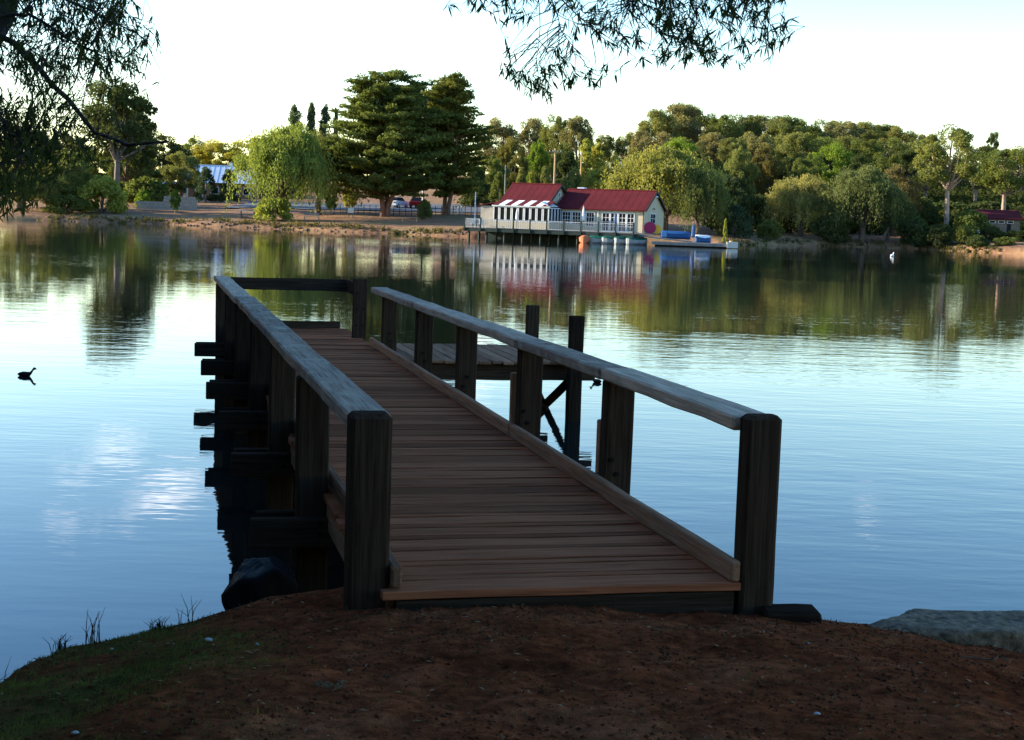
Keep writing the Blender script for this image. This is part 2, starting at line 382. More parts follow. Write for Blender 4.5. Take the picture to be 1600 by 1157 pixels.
# stringers below the deck
for b_, nm in ((1.235, 'stringer'), (2.15, 'stringer'), (3.06, 'stringer')):
    along_a(nm, b_, 7.5, 24.1, ZD-.15, ZD-.15, .075, .20, M['kerb' if b_ < 2 else 'post'], nseg=10, rnd=rj)
along_b('end_beam', 1.24, 3.09, 7.47, ZD-.135, .07, .17, M['post'], nseg=3, rnd=rj)
LP = [7.50, 10.10, 12.82, 15.46, 17.96, 20.48, 23.0]
RP = [7.40, 9.97, 12.50, 15.15, 17.70, 20.40]
for k, a in enumerate(LP):
    top = zrail(a)+.012 if k == 0 else zrail(a)-.088
    upright('post', 1.11, a+.09, .30 if k == 0 else -1.1, top, .15 if k else .18, .215, M['post'], (rj.uniform(-.006, .006), rj.uniform(-.008, .008)), nseg=6, warp=.0015, ch=.022 if k == 0 else .01, rnd=rj)
for k, a in enumerate(RP):
    top = zrail(a)+.015 if k == 0 else zrail(a)-.088
    upright('post', 3.215, a+.085, .30 if k == 0 else -1.1, top, .15 if k else .14, .20, M['post'], (rj.uniform(-.006, .006), rj.uniform(-.008, .008)), nseg=6, warp=.0015, ch=.022 if k == 0 else .01, rnd=rj)
# bearers poking out on the open side
for k, a in enumerate(LP[1:]):
    along_b('bearer', .70+rj.uniform(-.03, .02), 3.42, a-.045, .525, .085, .20, M['post'], nseg=4, warp=.004, rnd=rj)
    along_b('bearer', .73+rj.uniform(-.02, .02), 3.40, a+.215, .525, .07, .19, M['post'], nseg=4, warp=.004, rnd=rj)
# handrails: planks laid flat on the posts
def rails(b, cuts, W):
    for a0, a1 in zip(cuts[:-1], cuts[1:]):
        along_a('handrail', b+rj.uniform(-.008, .008), a0+.004, a1-.004, zrail(a0)-.042, zrail(a1)-.042+rj.uniform(-.006, .006), W, .082, M['rail'], nseg=max(4, int((a1-a0)/.45)), warp=.0075, ch=.012, rnd=rj)
rails(1.115, [7.68, 12.9, 18.04, 23.95], .23)
rails(3.195, [7.56, 10.05, 12.58, 17.78, 21.25], .235)
# railing across the far end
along_b('end_rail', 1.25, 3.13, 23.98, zrail(24)-.115, .05, .19, M['post'], nseg=4, warp=.005, rnd=rj)
upright('post', 3.08, 22.42, ZD-.6, 1.665, .12, .20, M['post'], nseg=5, warp=.004, rnd=rj)
along_a('side_rail', 3.09, 22.49, 23.95, zrail(24)-.11, zrail(24)-.115, .05, .19, M['post'], nseg=3, rnd=rj)
for k in range(5):
    bb = MB().tube([(0, 0, 0), (0, -.012, 0)], .014, 6)
    link('bolt', bb.mesh('bolt'), M['rock'], jetty, jl(3.03+.10*(k % 2), 22.358, .98+.24*(k//2)))
# old plank stubs spiked behind two of the posts
upright('sister_plank', 3.20, 10.22, -.6, 1.27, .07, .16, M['kerb'], (0, .01), rnd=rj)
upright('sister_plank', 3.20, 12.76, -.6, 1.33, .07, .16, M['kerb'], (0, -.01), rnd=rj)
# side landing
LA0, LA1, LB0, LB1 = 19.2, 21.65, 3.13, 5.60
b = LB0+.02; i = 0
while b < LB1:
    wd = rj.uniform(.13, .19)
    s = rj.uniform(-.05, .03); e = rj.uniform(-.03, .03)
    o = along_a('landing_board', b+wd/2, LA0+s, LA1+e, ZD-.024+rj.uniform(-.005, .005), ZD-.024+rj.uniform(-.005, .005), wd-.012, .045, M['kerb'], nseg=3, warp=.003, rnd=rj)
    b += wd
along_b('landing_beam', 3.34, 5.86, LA0+.14, ZD-.16, .09, .215, M['post'], nseg=4, rnd=rj)
along_b('landing_beam', 3.34, 5.80, LA1-.2, ZD-.16, .09, .215, M['post'], nseg=4, rnd=rj)
pn = onplane(898, 600, .43); 
for (aa, bb_, top) in ((19.05, 5.49, 1.40), (21.78, 5.60, 1.36)):
    upright('pile', bb_, aa, -1.2, top, .16, .175, M['post'], (0, rj.uniform(-.01, .01)), nseg=5, rnd=rj)
def brace(p0, p1, W, T):
    p0 = Vector(jl(*p0)); p1 = Vector(jl(*p1)); d = p1-p0
    o = link('brace', timber(d.length, W, T, rnd=rj, name='brace'), M['post'], jetty, p0)
    o.rotation_euler = d.to_track_quat('X', 'Z').to_euler()
brace((5.52, 19.25, .55), (5.50, 21.7, -.45), .05, .13)
brace((5.46, 21.7, .55), (5.46, 19.25, -.45), .05, .13)

# bolt heads on the posts
bm_ = MB().tube([(0, 0, 0), (0, -.018, 0)], .017, 6).mesh('bolt')
for a in LP[1:]:
    for zz in (.52, .60): link('bolt', bm_, M['rock'], jetty, jl(1.11+rj.uniform(-.03, .03), a-.088, zz))
for a in RP[1:]:
    for zz in (.92, 1.02): link('bolt', bm_, M['rock'], jetty, jl(3.2+rj.uniform(-.04, .04), a+.01, zz))

# timber sleepers let into the bank beside the jetty
def sleeper(px0, px1, py, z, d, label):
    p0 = onplane(px0, py, z); p1 = onplane(px1, py+2, z); v = Vector(p1-p0)
    o = link('timber_sleeper', timber(v.length, d, .14, nseg=3, warp=.006, ch=.014, name='timber_sleeper'), M['post'], None, (p0[0], p0[1]+d/2, z-.07), (0, 0, math.atan2(v.y, v.x)))
    tag(o, label, 'timber', 'sleepers edging the bank'); return o
sleeper(1195, 1284, 956, .655, .2, 'dark timber sleeper on the bank beside the post nearest the rock slab')
sleeper(468, 560, 972, .60, .12, 'thin timber sleeper sunk in the turf beside the left-hand front post')

# rocks ---------------------------------------------------------------
def rock(name, loc, size, seed, mat, label, rz=0.0, planes=22, top=False, res=(72, 44)):
    """a broken stone: random cleavage planes cut from a block, with fine roughness"""
    r = np.random.default_rng(seed); n, mseg = res
    N = r.normal(size=(planes, 3)); N /= np.linalg.norm(N, axis=1)[:, None]; D = r.uniform(.74, 1.0, planes)
    if top: N = np.vstack([N, [[0, 0, 1], [.04, -.03, 1], [0, -1, .1], [-.5, -.8, .1], [.06, .1, 1]]]); D = np.concatenate([np.maximum(D, .9), [.80, .82, .82, .9, .81]])
    th = np.linspace(0, math.pi, mseg+1)[:, None]; ph = np.linspace(0, 2*math.pi, n, endpoint=False)[None]
    d = np.stack([np.sin(th)*np.cos(ph), np.sin(th)*np.sin(ph), np.cos(th)+0*ph], -1).reshape(-1, 3)
    dn = d@N.T; k = np.where(dn > .05, D/np.maximum(dn, .05), 9).min(1)
    k = np.minimum(k, 1.15)*(1+.035*fbm(d[:, 0]*3+d[:, 2]*2, d[:, 1]*3-d[:, 2], .35, 3, seed % 5)+.016*fbm(d[:, 0]*9+d[:, 2]*5, d[:, 1]*9, .3, 3, 2))
    V = d*k[:, None]*np.array(size)/2
    idx = np.arange((mseg+1)*n).reshape(mseg+1, n); Fs = np.stack([idx[:-1], idx[1:], np.roll(idx, -1, 1)[1:], np.roll(idx, -1, 1)[:-1]], -1).reshape(-1, 4)
    o = link(name, mesh_np(name, V, Fs), mat, None, loc, (0, 0, rz)); tag(o, label, 'rock'); return o
rp = onplane(385, 935, .3)
rock('boulder', (rp[0]+.05, rp[1]+.25, .27), (.50, .6, .52), 3, M['rock'], 'black rounded boulder at the waterline under the jetty\'s open side')
rp = onplane(1560, 985, .42)
rock('rock_slab', (2.95, 8.13, .36), (2.2, .74, .58), 11, M['slab'], 'flat lichened grey rock slab lying at the water\'s edge', rz=.10, top=True, res=(120, 70))
rp = onplane(1420, 1000, .5)

# turf, litter and tufts on the near bank ------------------------------
def blades(name, n, xr, yr, hmin, hmax, col, label, dens=None, lean=.5, wid=.004):
    X = RG.uniform(*xr, n*4); Y = RG.uniform(*yr, n*4)
    g = dens(X, Y); keep = RG.uniform(0, 1, len(X)) < g; X = X[keep][:n]; Y = Y[keep][:n]; k = len(X)
    Z = bank_z(X, Y)-.004; h = RG.uniform(hmin, hmax, k); th = RG.uniform(0, 6.283, k); ln = RG.uniform(.1, lean, k)*h
    dx = np.cos(th); dy = np.sin(th); px = -dy*wid*RG.uniform(.6, 1.4, k); py = dx*wid
    b0 = np.stack([X-px, Y-py, Z], -1); b1 = np.stack([X+px, Y+py, Z], -1)
    m0 = np.stack([X-px*.7+dx*ln*.35, Y-py*.7+dy*ln*.35, Z+h*.6], -1); m1 = np.stack([X+px*.7+dx*ln*.35, Y+py*.7+dy*ln*.35, Z+h*.6], -1)
    t0 = np.stack([X+dx*ln-px*.1, Y+dy*ln-py*.1, Z+h], -1); t1 = np.stack([X+dx*ln+px*.1, Y+dy*ln+py*.1, Z+h], -1)
    V = np.stack([b0, b1, m0, m1, t0, t1], 1).reshape(-1, 3); q = np.array([[0, 1, 3, 2], [2, 3, 5, 4]])
    Fq = (np.arange(k)[:, None, None]*6+q[None]).reshape(-1, 4)
    o = link(name, mesh_np(name, V, Fq), M['near_leaf'], color=col); tag(o, label, 'grass', kind='stuff'); return o
def turf_d(X, Y):
    ys = np.interp(X, EX, EY); g = grassiness(X, Y)*np.clip(.55+.5*fbm(X, Y, .35, 3, 1), .03, 1)
    return np.where((ys-Y) > .02, g, 0)
blades('grass', 48000, (-3.2, -.2), (4.4, 8.6), .006, .022, (.13, .14, .042), 'short patchy green turf on the near bank', turf_d, .9, .0022)
blades('grass_blades', 5000, (-3.2, -.2), (4.4, 8.6), .015, .04, (.15, .17, .05), 'longer green blades scattered through the near turf', lambda X, Y: turf_d(X, Y)*np.clip(fbm(X, Y, .3, 2, 3), 0, 1), .9, .003)
blades('dry_grass', 5000, (-3.0, 2.6), (4.5, 8.4), .008, .028, (.11, .095, .05), 'sparse dry stalks lying on the red earth', lambda X, Y: np.where(np.interp(X, EX, EY)-Y > .03, np.clip(.15+.4*fbm(X, Y, .5, 2, 4), .02, 1), 0), lean=1.4, wid=.0025)
def tuft(px, py, z, n, h, spread, label, seed, col=(.03, .035, .015)):
    r = random.Random(seed); p = onplane(px, py, z)
    if px < 1000: p[1] = float(np.interp(p[0], EX, EY))-.07
    zz = float(bank_z(np.array([p[0]]), np.array([p[1]]))[0])
    mb = MB()
    for k in range(n):
        th = r.uniform(0, 6.28); hh = h*r.uniform(.4, 1); s = spread*r.uniform(.1, 1); x0 = r.uniform(-.04, .04); y0 = r.uniform(-.03, .03)
        pts = [(x0, y0, -.03), (x0+s*.3*math.cos(th), y0+s*.3*math.sin(th), hh*.55), (x0+s*math.cos(th), y0+s*math.sin(th), hh)]
        mb.tube(pts, [.0028, .0022, .0008], 3, False)
    o = link('grass_tuft', mb.mesh('grass_tuft'), M['near_leaf'], None, (p[0], p[1], max(zz, .05)), color=col)
    tag(o, label, 'grass tuft', 'wiry tufts on the bank edge')
tuft(125, 998, .36, 22, .09, .08, 'short wiry tuft on the bank edge nearest the open water', 1)
tuft(170, 988, .38, 12, .19, .09, 'tall thin-stalked tuft at the edge of the bank by the turf', 2)
tuft(262, 975, .42, 26, .07, .06, 'low dark tuft midway between the tall stalks and the boulder', 3)
tuft(312, 965, .42, 7, .17, .09, 'sparse leaning stalks beside the black boulder', 4)
tuft(40, 1045, .30, 7, .20, .12, 'few bare stalks low on the bank in the corner', 5)
tuft(1128, 905, .30, 22, .26, .12, 'thin reeds standing in the water behind the kerb end', 6)
# fallen leaves and stones
def litter(name, n, size, col, label, seed, elong=3.0):
    r = np.random.default_rng(seed); X = r.uniform(-2.6, 2.7, n*3); Y = r.uniform(4.6, 8.3, n*3)
    k = (np.interp(X, EX, EY)-Y > .08); X = X[k][:n]; Y = Y[k][:n]; n = len(X); Z = bank_z(X, Y)+.006
    th = r.uniform(0, 6.28, n); s = size*r.uniform(.5, 1.3, n); dx, dy = np.cos(th)*s, np.sin(th)*s; ex, ey = -dy/elong, dx/elong
    tz = r.uniform(-.3, .5, n)*s
    V = np.stack([np.stack([X-dx, Y-dy, Z], -1), np.stack([X+ex, Y+ey, Z+.004], -1), np.stack([X+dx, Y+dy, Z+np.abs(tz)], -1), np.stack([X-ex, Y-ey, Z+.006], -1)], 1).reshape(-1, 3)
    Fq = (np.arange(n)[:, None]*4+np.arange(4)[None])
    o = link(name, mesh_np(name, V, Fq), M['near_leaf'], color=col); tag(o, label, 'leaves', kind='stuff')
litter('fallen_leaves', 420, .015, (.42, .30, .19), 'dry tan leaves scattered over the red earth', 4, 3.5)
litter('leaf_litter', 1500, .012, (.06, .035, .02), 'dark crumbled leaf litter over the earth bank', 5, 2.0)
def clods(n, seed):
    r = np.random.default_rng(seed); X = r.uniform(-2.7, 2.8, n*2); Y = r.uniform(4.5, 8.4, n*2)
    g = np.clip(.5+.7*fbm(X, Y, .4, 3, 2), .08, 1); k = (np.interp(X, EX, EY)-Y > .05) & (r.uniform(0, 1, n*2) < g); X = X[k][:n]; Y = Y[k][:n]; n = len(X)
    s = .003+.011*r.uniform(0, 1, n)**3; c = np.stack([X, Y, bank_z(X, Y)+s*.25], -1)
    base = np.array([[1, 0, 0], [-1, 0, 0], [0, 1, 0], [0, -1, 0], [0, 0, .7], [0, 0, -.7]])
    V = (c[:, None]+base[None]*(s[:, None, None])*r.uniform(.6, 1.3, (n, 6, 1))).reshape(-1, 3)
    t = np.array([[0, 2, 4], [2, 1, 4], [1, 3, 4], [3, 0, 4], [2, 0, 5], [1, 2, 5], [3, 1, 5], [0, 3, 5]]); Fq = (np.arange(n)[:, None, None]*6+t[None]).reshape(-1, 3)
    tag(link('soil_crumbs', mesh_np('soil_crumbs', V, Fq), plain('soil_crumb', (.13, .042, .018), .95, .6, 9)), 'loose crumbs and grit on the red earth', 'soil', kind='stuff')
clods(9000, 8)
M['pale'] = plain('pale_stone', (.5, .49, .46), .7, .2, 20)
def pebble(px, py, z, s, label):
    p = onplane(px, py, z); zz = float(bank_z(np.array([p[0]]), np.array([p[1]]))[0])
    o = rock('pebble', (p[0], p[1], zz+s*.2), (s, s*.8, s*.6), int(px) % 17+1, M['pale'], label, res=(16, 10)); tag(o, None, 'pebble', 'pale pebbles on the bank')
pebble(326, 1031, .62, .035, 'largest pale pebble where the turf meets the earth')
pebble(175, 1020, .5, .022, 'small pale pebble on the turf near the wiry tufts')
pebble(402, 1036, .66, .02, 'small pale pebble on bare earth beyond the turf edge')
pebble(118, 1149, .85, .026, 'pale pebble low in the turf near the picture corner')
pebble(1263, 1011, .70, .018, 'small white pebble on the earth below the end sleeper')
pebble(1276, 1128, .85, .026, 'white pebble low on the open red earth')
# fallen leafy sprig
sp = onplane(520, 1105, .80); sz = float(bank_z(np.array([sp[0]]), np.array([sp[1]]))[0])
sprig = empty('leafy_sprig', (sp[0], sp[1], sz)); tag(sprig, 'fallen grey green leafy sprig lying on the red earth', 'twig')
mb = MB(); mb.tube([(.02, -.05, .004), (.0, -.01, .012), (-.03, .03, .015), (-.06, .05, .02)], .0016, 4); mb.tube([(0, -.01, .012), (.03, .04, .02), (.04, .07, .025)], .0014, 4)
link('stem', mb.mesh('stem'), M['kerb'], sprig)
V = []; Fs = []
for k in range(46):
    t = random.random(); bx, by = ((-.06*t-.005, .06*t) if k % 2 else (.05*t, .085*t)); an = random.uniform(0, 6.28); l = .022
    c = np.array([bx+random.uniform(-.02, .02), by+random.uniform(-.015, .015), .012+random.uniform(0, .02)]); d = np.array([math.cos(an), math.sin(an), random.uniform(-.3, .5)])*l/2; e = np.array([-d[1], d[0], .002])*.4
    q = len(V); V += [c-d, c+e, c+d, c-e]; Fs.append((q, q+1, q+2, q+3))
link('leaves', mesh_np('sprig_leaves', V, Fs), M['near_leaf'], sprig, color=(.16, .19, .13))
mb = MB(); mb.tube([(0, 0, .006), (.08, -.03, .012), (.17, -.045, .008), (.2, -.01, .02), (.24, -.05, .008)], .004, 5)
tp = onplane(1495, 1020, .68); tz_ = float(bank_z(np.array([tp[0]]), np.array([tp[1]]))[0])
tag(link('twig', mb.mesh('twig'), M['slab'], None, (tp[0], tp[1], tz_)), 'crooked pale twig on the earth below the rock slab', 'twig')

# ducks ---------------------------------------------------------------
def bird(px, py, label, s=1.0, rz=0.0, dive=False, mat=None, name='duck'):
    p = onplane(px, py, 0.0); r = empty(name, (p[0], p[1], 0), rz, (s, s, s)); tag(r, label, 'bird')
    st = [(-.20, .045, .02, .02), (-.15, .045, .065, .05), (-.06, .045, .095, .075), (.05, .045, .09, .07), (.11, .06, .06, .055), (.15, .105, .036, .052), (.178, .15, .030, .046), (.198, .185, .032, .04), (.225, .2, .036, .034), (.255, .197, .026, .026), (.27, .19, .010, .010)]
    V = []; Fs = []; n = 12
    for (x, z, ry, rz_) in st:
        for k in range(n):
            w_ = 2*math.pi*k/n; V.append((x, ry*math.cos(w_), z+rz_*math.sin(w_)))
    for i in range(len(st)-1):
        for k in range(n): Fs.append((i*n+k, i*n+(k+1) % n, (i+1)*n+(k+1) % n, (i+1)*n+k))
    Fs += [tuple(range(n))[::-1], tuple(range((len(st)-1)*n, len(st)*n))]
    me = bpy.data.meshes.new('body'); me.from_pydata(V, [], Fs); me.polygons.foreach_set('use_smooth', [True]*len(me.polygons))
    link('body', me, mat or M['duck'], r)
    bk = MB(); bk.add([(.262, -.012, .19), (.262, .012, .19), (.31, .010, .179), (.31, -.010, .179), (.262, 0, .205), (.306, 0, .185)], [(0, 1, 2, 3), (0, 3, 5, 4), (1, 4, 5, 2), (3, 2, 5), (0, 4, 1)])
    link('bill', bk.mesh('bill'), M['rock'], r)
M['duck'] = plain('dark_feathers', (.012, .012, .014), .5, .4, 30)
M['white_feathers'] = plain('white_feathers', (.75, .74, .70), .7, .1, 30)
bird(40, 588, 'dark duck swimming alone on the open water beside the jetty', .6)
bird(932, 598, 'dark duck swimming behind the handrail by the landing', .5, 2.4)
bird(1394, 401, 'white water bird floating off the leaning willow', 1.6, 1.0, mat=M['white_feathers'], name='water_bird')
# ------------------------------------------------------------------ boathouse
M['cream'] = plain('cream_painted_boards', (.46, .40, .28), .7, .08, 2)
M['maroon'] = plain('maroon_roof_iron', (.085, .011, .014), .85, .2, .6)
M['white'] = plain('white_paint', (.62, .62, .61), .5, .05, 4)
M['darkgreen'] = plain('dark_green_paint', (.018, .03, .028), .5, .2, 4)
M['clear'] = plain('pale_polycarbonate', (.72, .74, .76), .35, .05, 4)
def glass_mat():
    mt, nt, b = newmat('dark_window_glass'); b.inputs['Base Color'].default_value = (.008, .010, .016, 1); b.inputs['Roughness'].default_value = .06; b.inputs['Specular IOR Level'].default_value = .06
    tc = node(nt, 'ShaderNodeTexCoord'); n = noise(nt, tc.outputs['Object'], 1.5, 2); bump(nt, b, n.outputs[0], .1, .02); return mt
M['glass'] = glass_mat()
M['brick'] = plain('orange_brick', (.33, .15, .08), .85, .25, 6)
M['stone'] = plain('pale_stone_wall', (.34, .31, .26), .9, .3, 2.5, bmp=.5)
M['galv'] = plain('pale_metal_roof', (.55, .60, .66), .4, .08, .6)
M['pale_timber'] = plain('pale_bench_timber', (.45, .30, .17), .8, .2, 4)  # pale warm timber for bench, poles and landing post
M['grey'] = plain('grey_timber', (.20, .19, .18), .85, .3, 3)
M['blue'] = plain('blue_paint', (.02, .075, .20), .4, .15, 3)
M['deepgreen'] = plain('green_cover', (.015, .09, .06), .5, .2, 3)
M['orange'] = plain('orange_paint', (.55, .17, .08), .5, .1, 3)
M['pink'] = plain('pink_paint', (.30, .03, .09), .5, .1, 3)
M['yellow'] = plain('yellow_paint', (.75, .42, .06), .5, .1, 3)
M['red'] = plain('red_car_paint', (.16, .012, .015), .3, .1, 2)
M['black'] = plain('black_rubber', (.015, .015, .016), .7, .2, 4)
M['navy'] = plain('navy_canvas', (.05, .09, .19), .8, .2, 4)
TH = math.radians(25); HO = np.array([13.0, 155.0, 1.12])
hu = np.array([math.cos(TH), -math.sin(TH), 0]); hv = np.array([math.sin(TH), math.cos(TH), 0])
def hw(u, v, z): return HO + hu*u + hv*v + np.array([0, 0, z])
def u_at(px, v=0.0):
    k = (px-800)/F; x0 = HO[0]+hv[0]*v; y0 = HO[1]+hv[1]*v
    return (k*y0-x0)/(hu[0]-k*hu[1])
house = empty('boathouse', tuple(HO), -TH); tag(house, 'cream lakeside boathouse with maroon gabled roofs and white windows on a deck', 'building')
def quadslab(pts, t):
    """closed slab: four corner points (top side), thickness t downwards"""
    p = [Vector(q) for q in pts]; n = (p[1]-p[0]).cross(p[3]-p[0]).normalized()
    if n.z < 0: n = -n
    lo = [q-n*t for q in p]; return [tuple(q) for q in p+lo], [(0, 1, 2, 3), (7, 6, 5, 4), (0, 4, 5, 1), (1, 5, 6, 2), (2, 6, 7, 3), (3, 7, 4, 0)]
def gable_block(u0, u1, v0, v1, h, ridge, name_w='wall'):
    """walls with gable ends facing +-u"""
    vm = (v0+v1)/2; b = MB()
    b.add([(u0, v0, 0), (u1, v0, 0), (u1, v1, 0), (u0, v1, 0), (u0, v0, h), (u1, v0, h), (u1, v1, h), (u0, v1, h), (u0, vm, ridge), (u1, vm, ridge)],
          [(0, 1, 5, 4), (2, 3, 7, 6), (1, 2, 6, 9, 5), (3, 0, 4, 8, 7), (0, 3, 2, 1), (4, 5, 9, 8), (6, 7, 8, 9)])
    return link(name_w, b.mesh(name_w), M['cream'], house)
def roof(u0, u1, v0, v1, h, ridge, ov=.25):
    vm = (v0+v1)/2; sl_ = (ridge-h)/(vm-v0); r0 = ridge+.06
    lo = r0-sl_*(vm-v0+ov)
    rf = MB(); rf.add(*quadslab([(u0-ov, v0-ov, lo), (u1+ov, v0-ov, lo), (u1+ov, vm, r0), (u0-ov, vm, r0)], .07))
    o = link('roof', rf.mesh('roof'), M['maroon'], house)
    rb = MB(); rb.add(*quadslab([(u1+ov, v1+ov, lo), (u0-ov, v1+ov, lo), (u0-ov, vm+.002, r0), (u1+ov, vm+.002, r0)], .07)); link('roof', rb.mesh('roof'), M['maroon'], house)
    # standing ribs of the iron, a ridge cap and barge boards
    rib = MB(); L = math.hypot(vm-v0+ov, r0-lo)
    n = int((u1-u0)/.75)
    for k in range(n+1):
        uu = u0+(u1-u0)*k/n; rib.add(*quadslab([(uu-.02, v0-ov, lo+.012), (uu+.02, v0-ov, lo+.012), (uu+.02, vm, r0+.012), (uu-.02, vm, r0+.012)], .01))
    link('roof_rib', rib.mesh('roof_rib'), M['maroon'], o)
    link('ridge_cap', MB().tube([(u0-ov, vm, r0+.01), (u1+ov, vm, r0+.01)], .09, 6).mesh('ridge_cap'), M['maroon'], o)
    for ue in (u1+ov+.02,):
        for (va, za, vb, zb) in ((v0-ov, lo, vm, r0), (v1+ov, lo, vm, r0)):
            bb = MB(); bb.add([(ue, va, za-.2), (ue, vb, zb-.2), (ue, vb, zb+.04), (ue, va, za+.04), (ue+.05, va, za-.2), (ue+.05, vb, zb-.2), (ue+.05, vb, zb+.04), (ue+.05, va, za+.04)], [(0, 1, 2, 3), (7, 6, 5, 4), (0, 4, 5, 1), (1, 5, 6, 2), (2, 6, 7, 3), (3, 7, 4, 0)])
            link('barge_board', bb.mesh('barge_board'), M['darkgreen'], o)
    link('gutter', MB().box(u0-ov, u1+ov, v0-ov-.1, v0-ov-.005, lo-.12, lo-.01).mesh('gutter'), M['maroon'], o)
def window(axis, p, a0, a1, z0, z1, nx, nz, out, name='window', mw=.045, parent=None):
    """axis 'u': window in a wall at v=p spanning a0..a1 in u; 'v': wall at u=p. out = outward sign"""
    def bx(mb, c0, c1, d0, d1, e0, e1):
        d0, d1 = sorted((p+out*d0, p+out*d1))
        if axis == 'u': mb.box(c0, c1, d0, d1, e0, e1)
        else: mb.box(d0, d1, c0, c1, e0, e1)
    fr = MB(); t = .09
    bx(fr, a0, a0+t, .005, .09, z0, z1); bx(fr, a1-t, a1, .005, .09, z0, z1); bx(fr, a0+t, a1-t, .005, .09, z1-t, z1); bx(fr, a0+t, a1-t, .005, .09, z0, z0+t)
    o = link(name, fr.mesh(name), M['white'], parent or house)
    pn = MB(); bx(pn, a0+t, a1-t, .012, .03, z0+t, z1-t); link('pane', pn.mesh('pane'), M['glass'], o)
    if nx > 1 or nz > 1:
        mu = MB()
        for k in range(1, nx):
            c = a0+t+(a1-a0-2*t)*k/nx; bx(mu, c-mw/2, c+mw/2, .033, .06, z0+t, z1-t)
        for k in range(1, nz):
            e = z0+t+(z1-z0-2*t)*k/nz; bx(mu, a0+t, a1-t, .034, .058, e-mw/2, e+mw/2)
        link('glazing_bar', mu.mesh('glazing_bar'), M['white'], o)
    return o
# main wing
gable_block(-9.15, 0, 0, 6.0, 2.42, 4.30); roof(-9.6, 0, 0, 6.0, 2.42, 4.30)
# taller wing with its own gable
gable_block(-15.6, -10.2, -1.3, 4.3, 2.92, 4.72); roof(-15.5, -10.2, -1.3, 4.3, 2.92, 4.72)
link('wall', MB().box(-10.19, -9.16, 0.3, 4.2, 0, 2.6).mesh('wall'), M['cream'], house)
window('v', -10.2, 1.25, 1.75, 3.05, 3.95, 1, 2, 1)
# glazed sun room in front of the tall wing
link('dado_wall', MB().box(-15.6, -9.2, -3.3, -.01, 0, .68).mesh('dado_wall'), M['cream'], house)
link('room_shade_block', MB().box(-15.4, -9.5, -2.9, -1.32, .69, 2.2).mesh('room_shade_block'), M['black'], house)  # black block standing in for the unlit room behind the panes
n = 9
for k in range(n):
    u0 = -15.6+6.4*k/n; window('u', -3.2, u0+.03, u0+6.4/n-.03, .70, 2.28, 1, 1, -1, mw=.05)
for k in range(4):
    v0 = -3.28+3.2*k/4; window('v', -9.3, v0+.03, v0+.77, .70, 2.28, 1, 1, 1, mw=.05)
link('fascia', MB().box(-15.7, -9.1, -3.42, -3.3, 2.29, 2.42).mesh('fascia'), M['white'], house)
for k in range(9):
    u0 = -15.6+6.4*k/9; s = .32
    q = MB(); q.add(*quadslab([(u0+s*0, -3.45, 2.45), (u0+6.4/9-.02, -3.45, 2.45), (u0+6.4/9-.02, -1.5, 2.98), (u0, -1.5, 2.98)], .05))
    link('roof_panel', q.mesh('roof_panel'), M['clear' if k in (1, 3, 5, 7) else 'maroon'], house)
for k in range(3):
    v0 = -3.3+1.1*k
    q = MB(); q.add(*quadslab([(-9.15, v0, 2.44), (-9.15, v0+1.08, 2.44), (-10.15, v0+1.08, 2.86), (-10.15, v0, 2.86)], .05)); link('roof_panel', q.mesh('roof_panel'), M['clear' if k < 2 else 'maroon'], house)
# main wing windows
for (x0, x1, z0, z1, nx, nz) in ((870, 884, .62, 2.0, 3, 3), (885.5, 900, .62, 2.0, 3, 3), (907, 921, .45, 2.0, 3, 3), (932, 944.5, .05, 2.0, 2, 4), (945, 957, .05, 2.0, 2, 4), (957.5, 970, .05, 2.0, 2, 4), (970.5, 983, .05, 2.0, 2, 4)):
    window('u', 0.0, u_at(x0), u_at(x1), z0, z1, nx, nz, -1)
dr = window('v', 0.0, 1.75, 3.35, .03, 2.05, 2, 4, 1, 'door'); link('handle', MB().box(.06, .12, 2.6, 2.65, .95, 1.1).mesh('handle'), M['black'], dr)
link('wall_lamp', MB().tube([(0, 2.55, 2.5), (.2, 2.55, 2.55), (.22, 2.55, 2.4)], .05, 6).mesh('wall_lamp'), M['black'], house)
link('gable_screen', MB().box(.12, .2, 2.3, 3.7, 3.72, 3.86).mesh('gable_screen'), M['white'], house)
link('downpipe', MB().tube([(-.03, -.1, .02), (-.03, -.1, 2.35)], .05, 6).mesh('downpipe'), M['maroon'], house)
link('downpipe', MB().tube([(u_at(926), -.08, .02), (u_at(926), -.08, 2.35)], .05, 6).mesh('downpipe'), M['white'], house)
# lower annexe of rough stone at the tall wing's far side
link('annexe_wall', MB().box(-17.6, -15.62, -2.2, 3, 0, 2.3).mesh('annexe_wall'), M['stone'], house)
q = MB(); q.add(*quadslab([(-17.9, -2.4, 2.32), (-15.65, -2.4, 2.75), (-15.65, 3.2, 2.75), (-17.9, 3.2, 2.32)], .07)); link('annexe_roof', q.mesh('annexe_roof'), M['maroon'], house)
link('chimney', MB().box(-9.4, -8.6, 4.5, 5.3, 2.5, 4.6).mesh('chimney'), M['galv'], house)

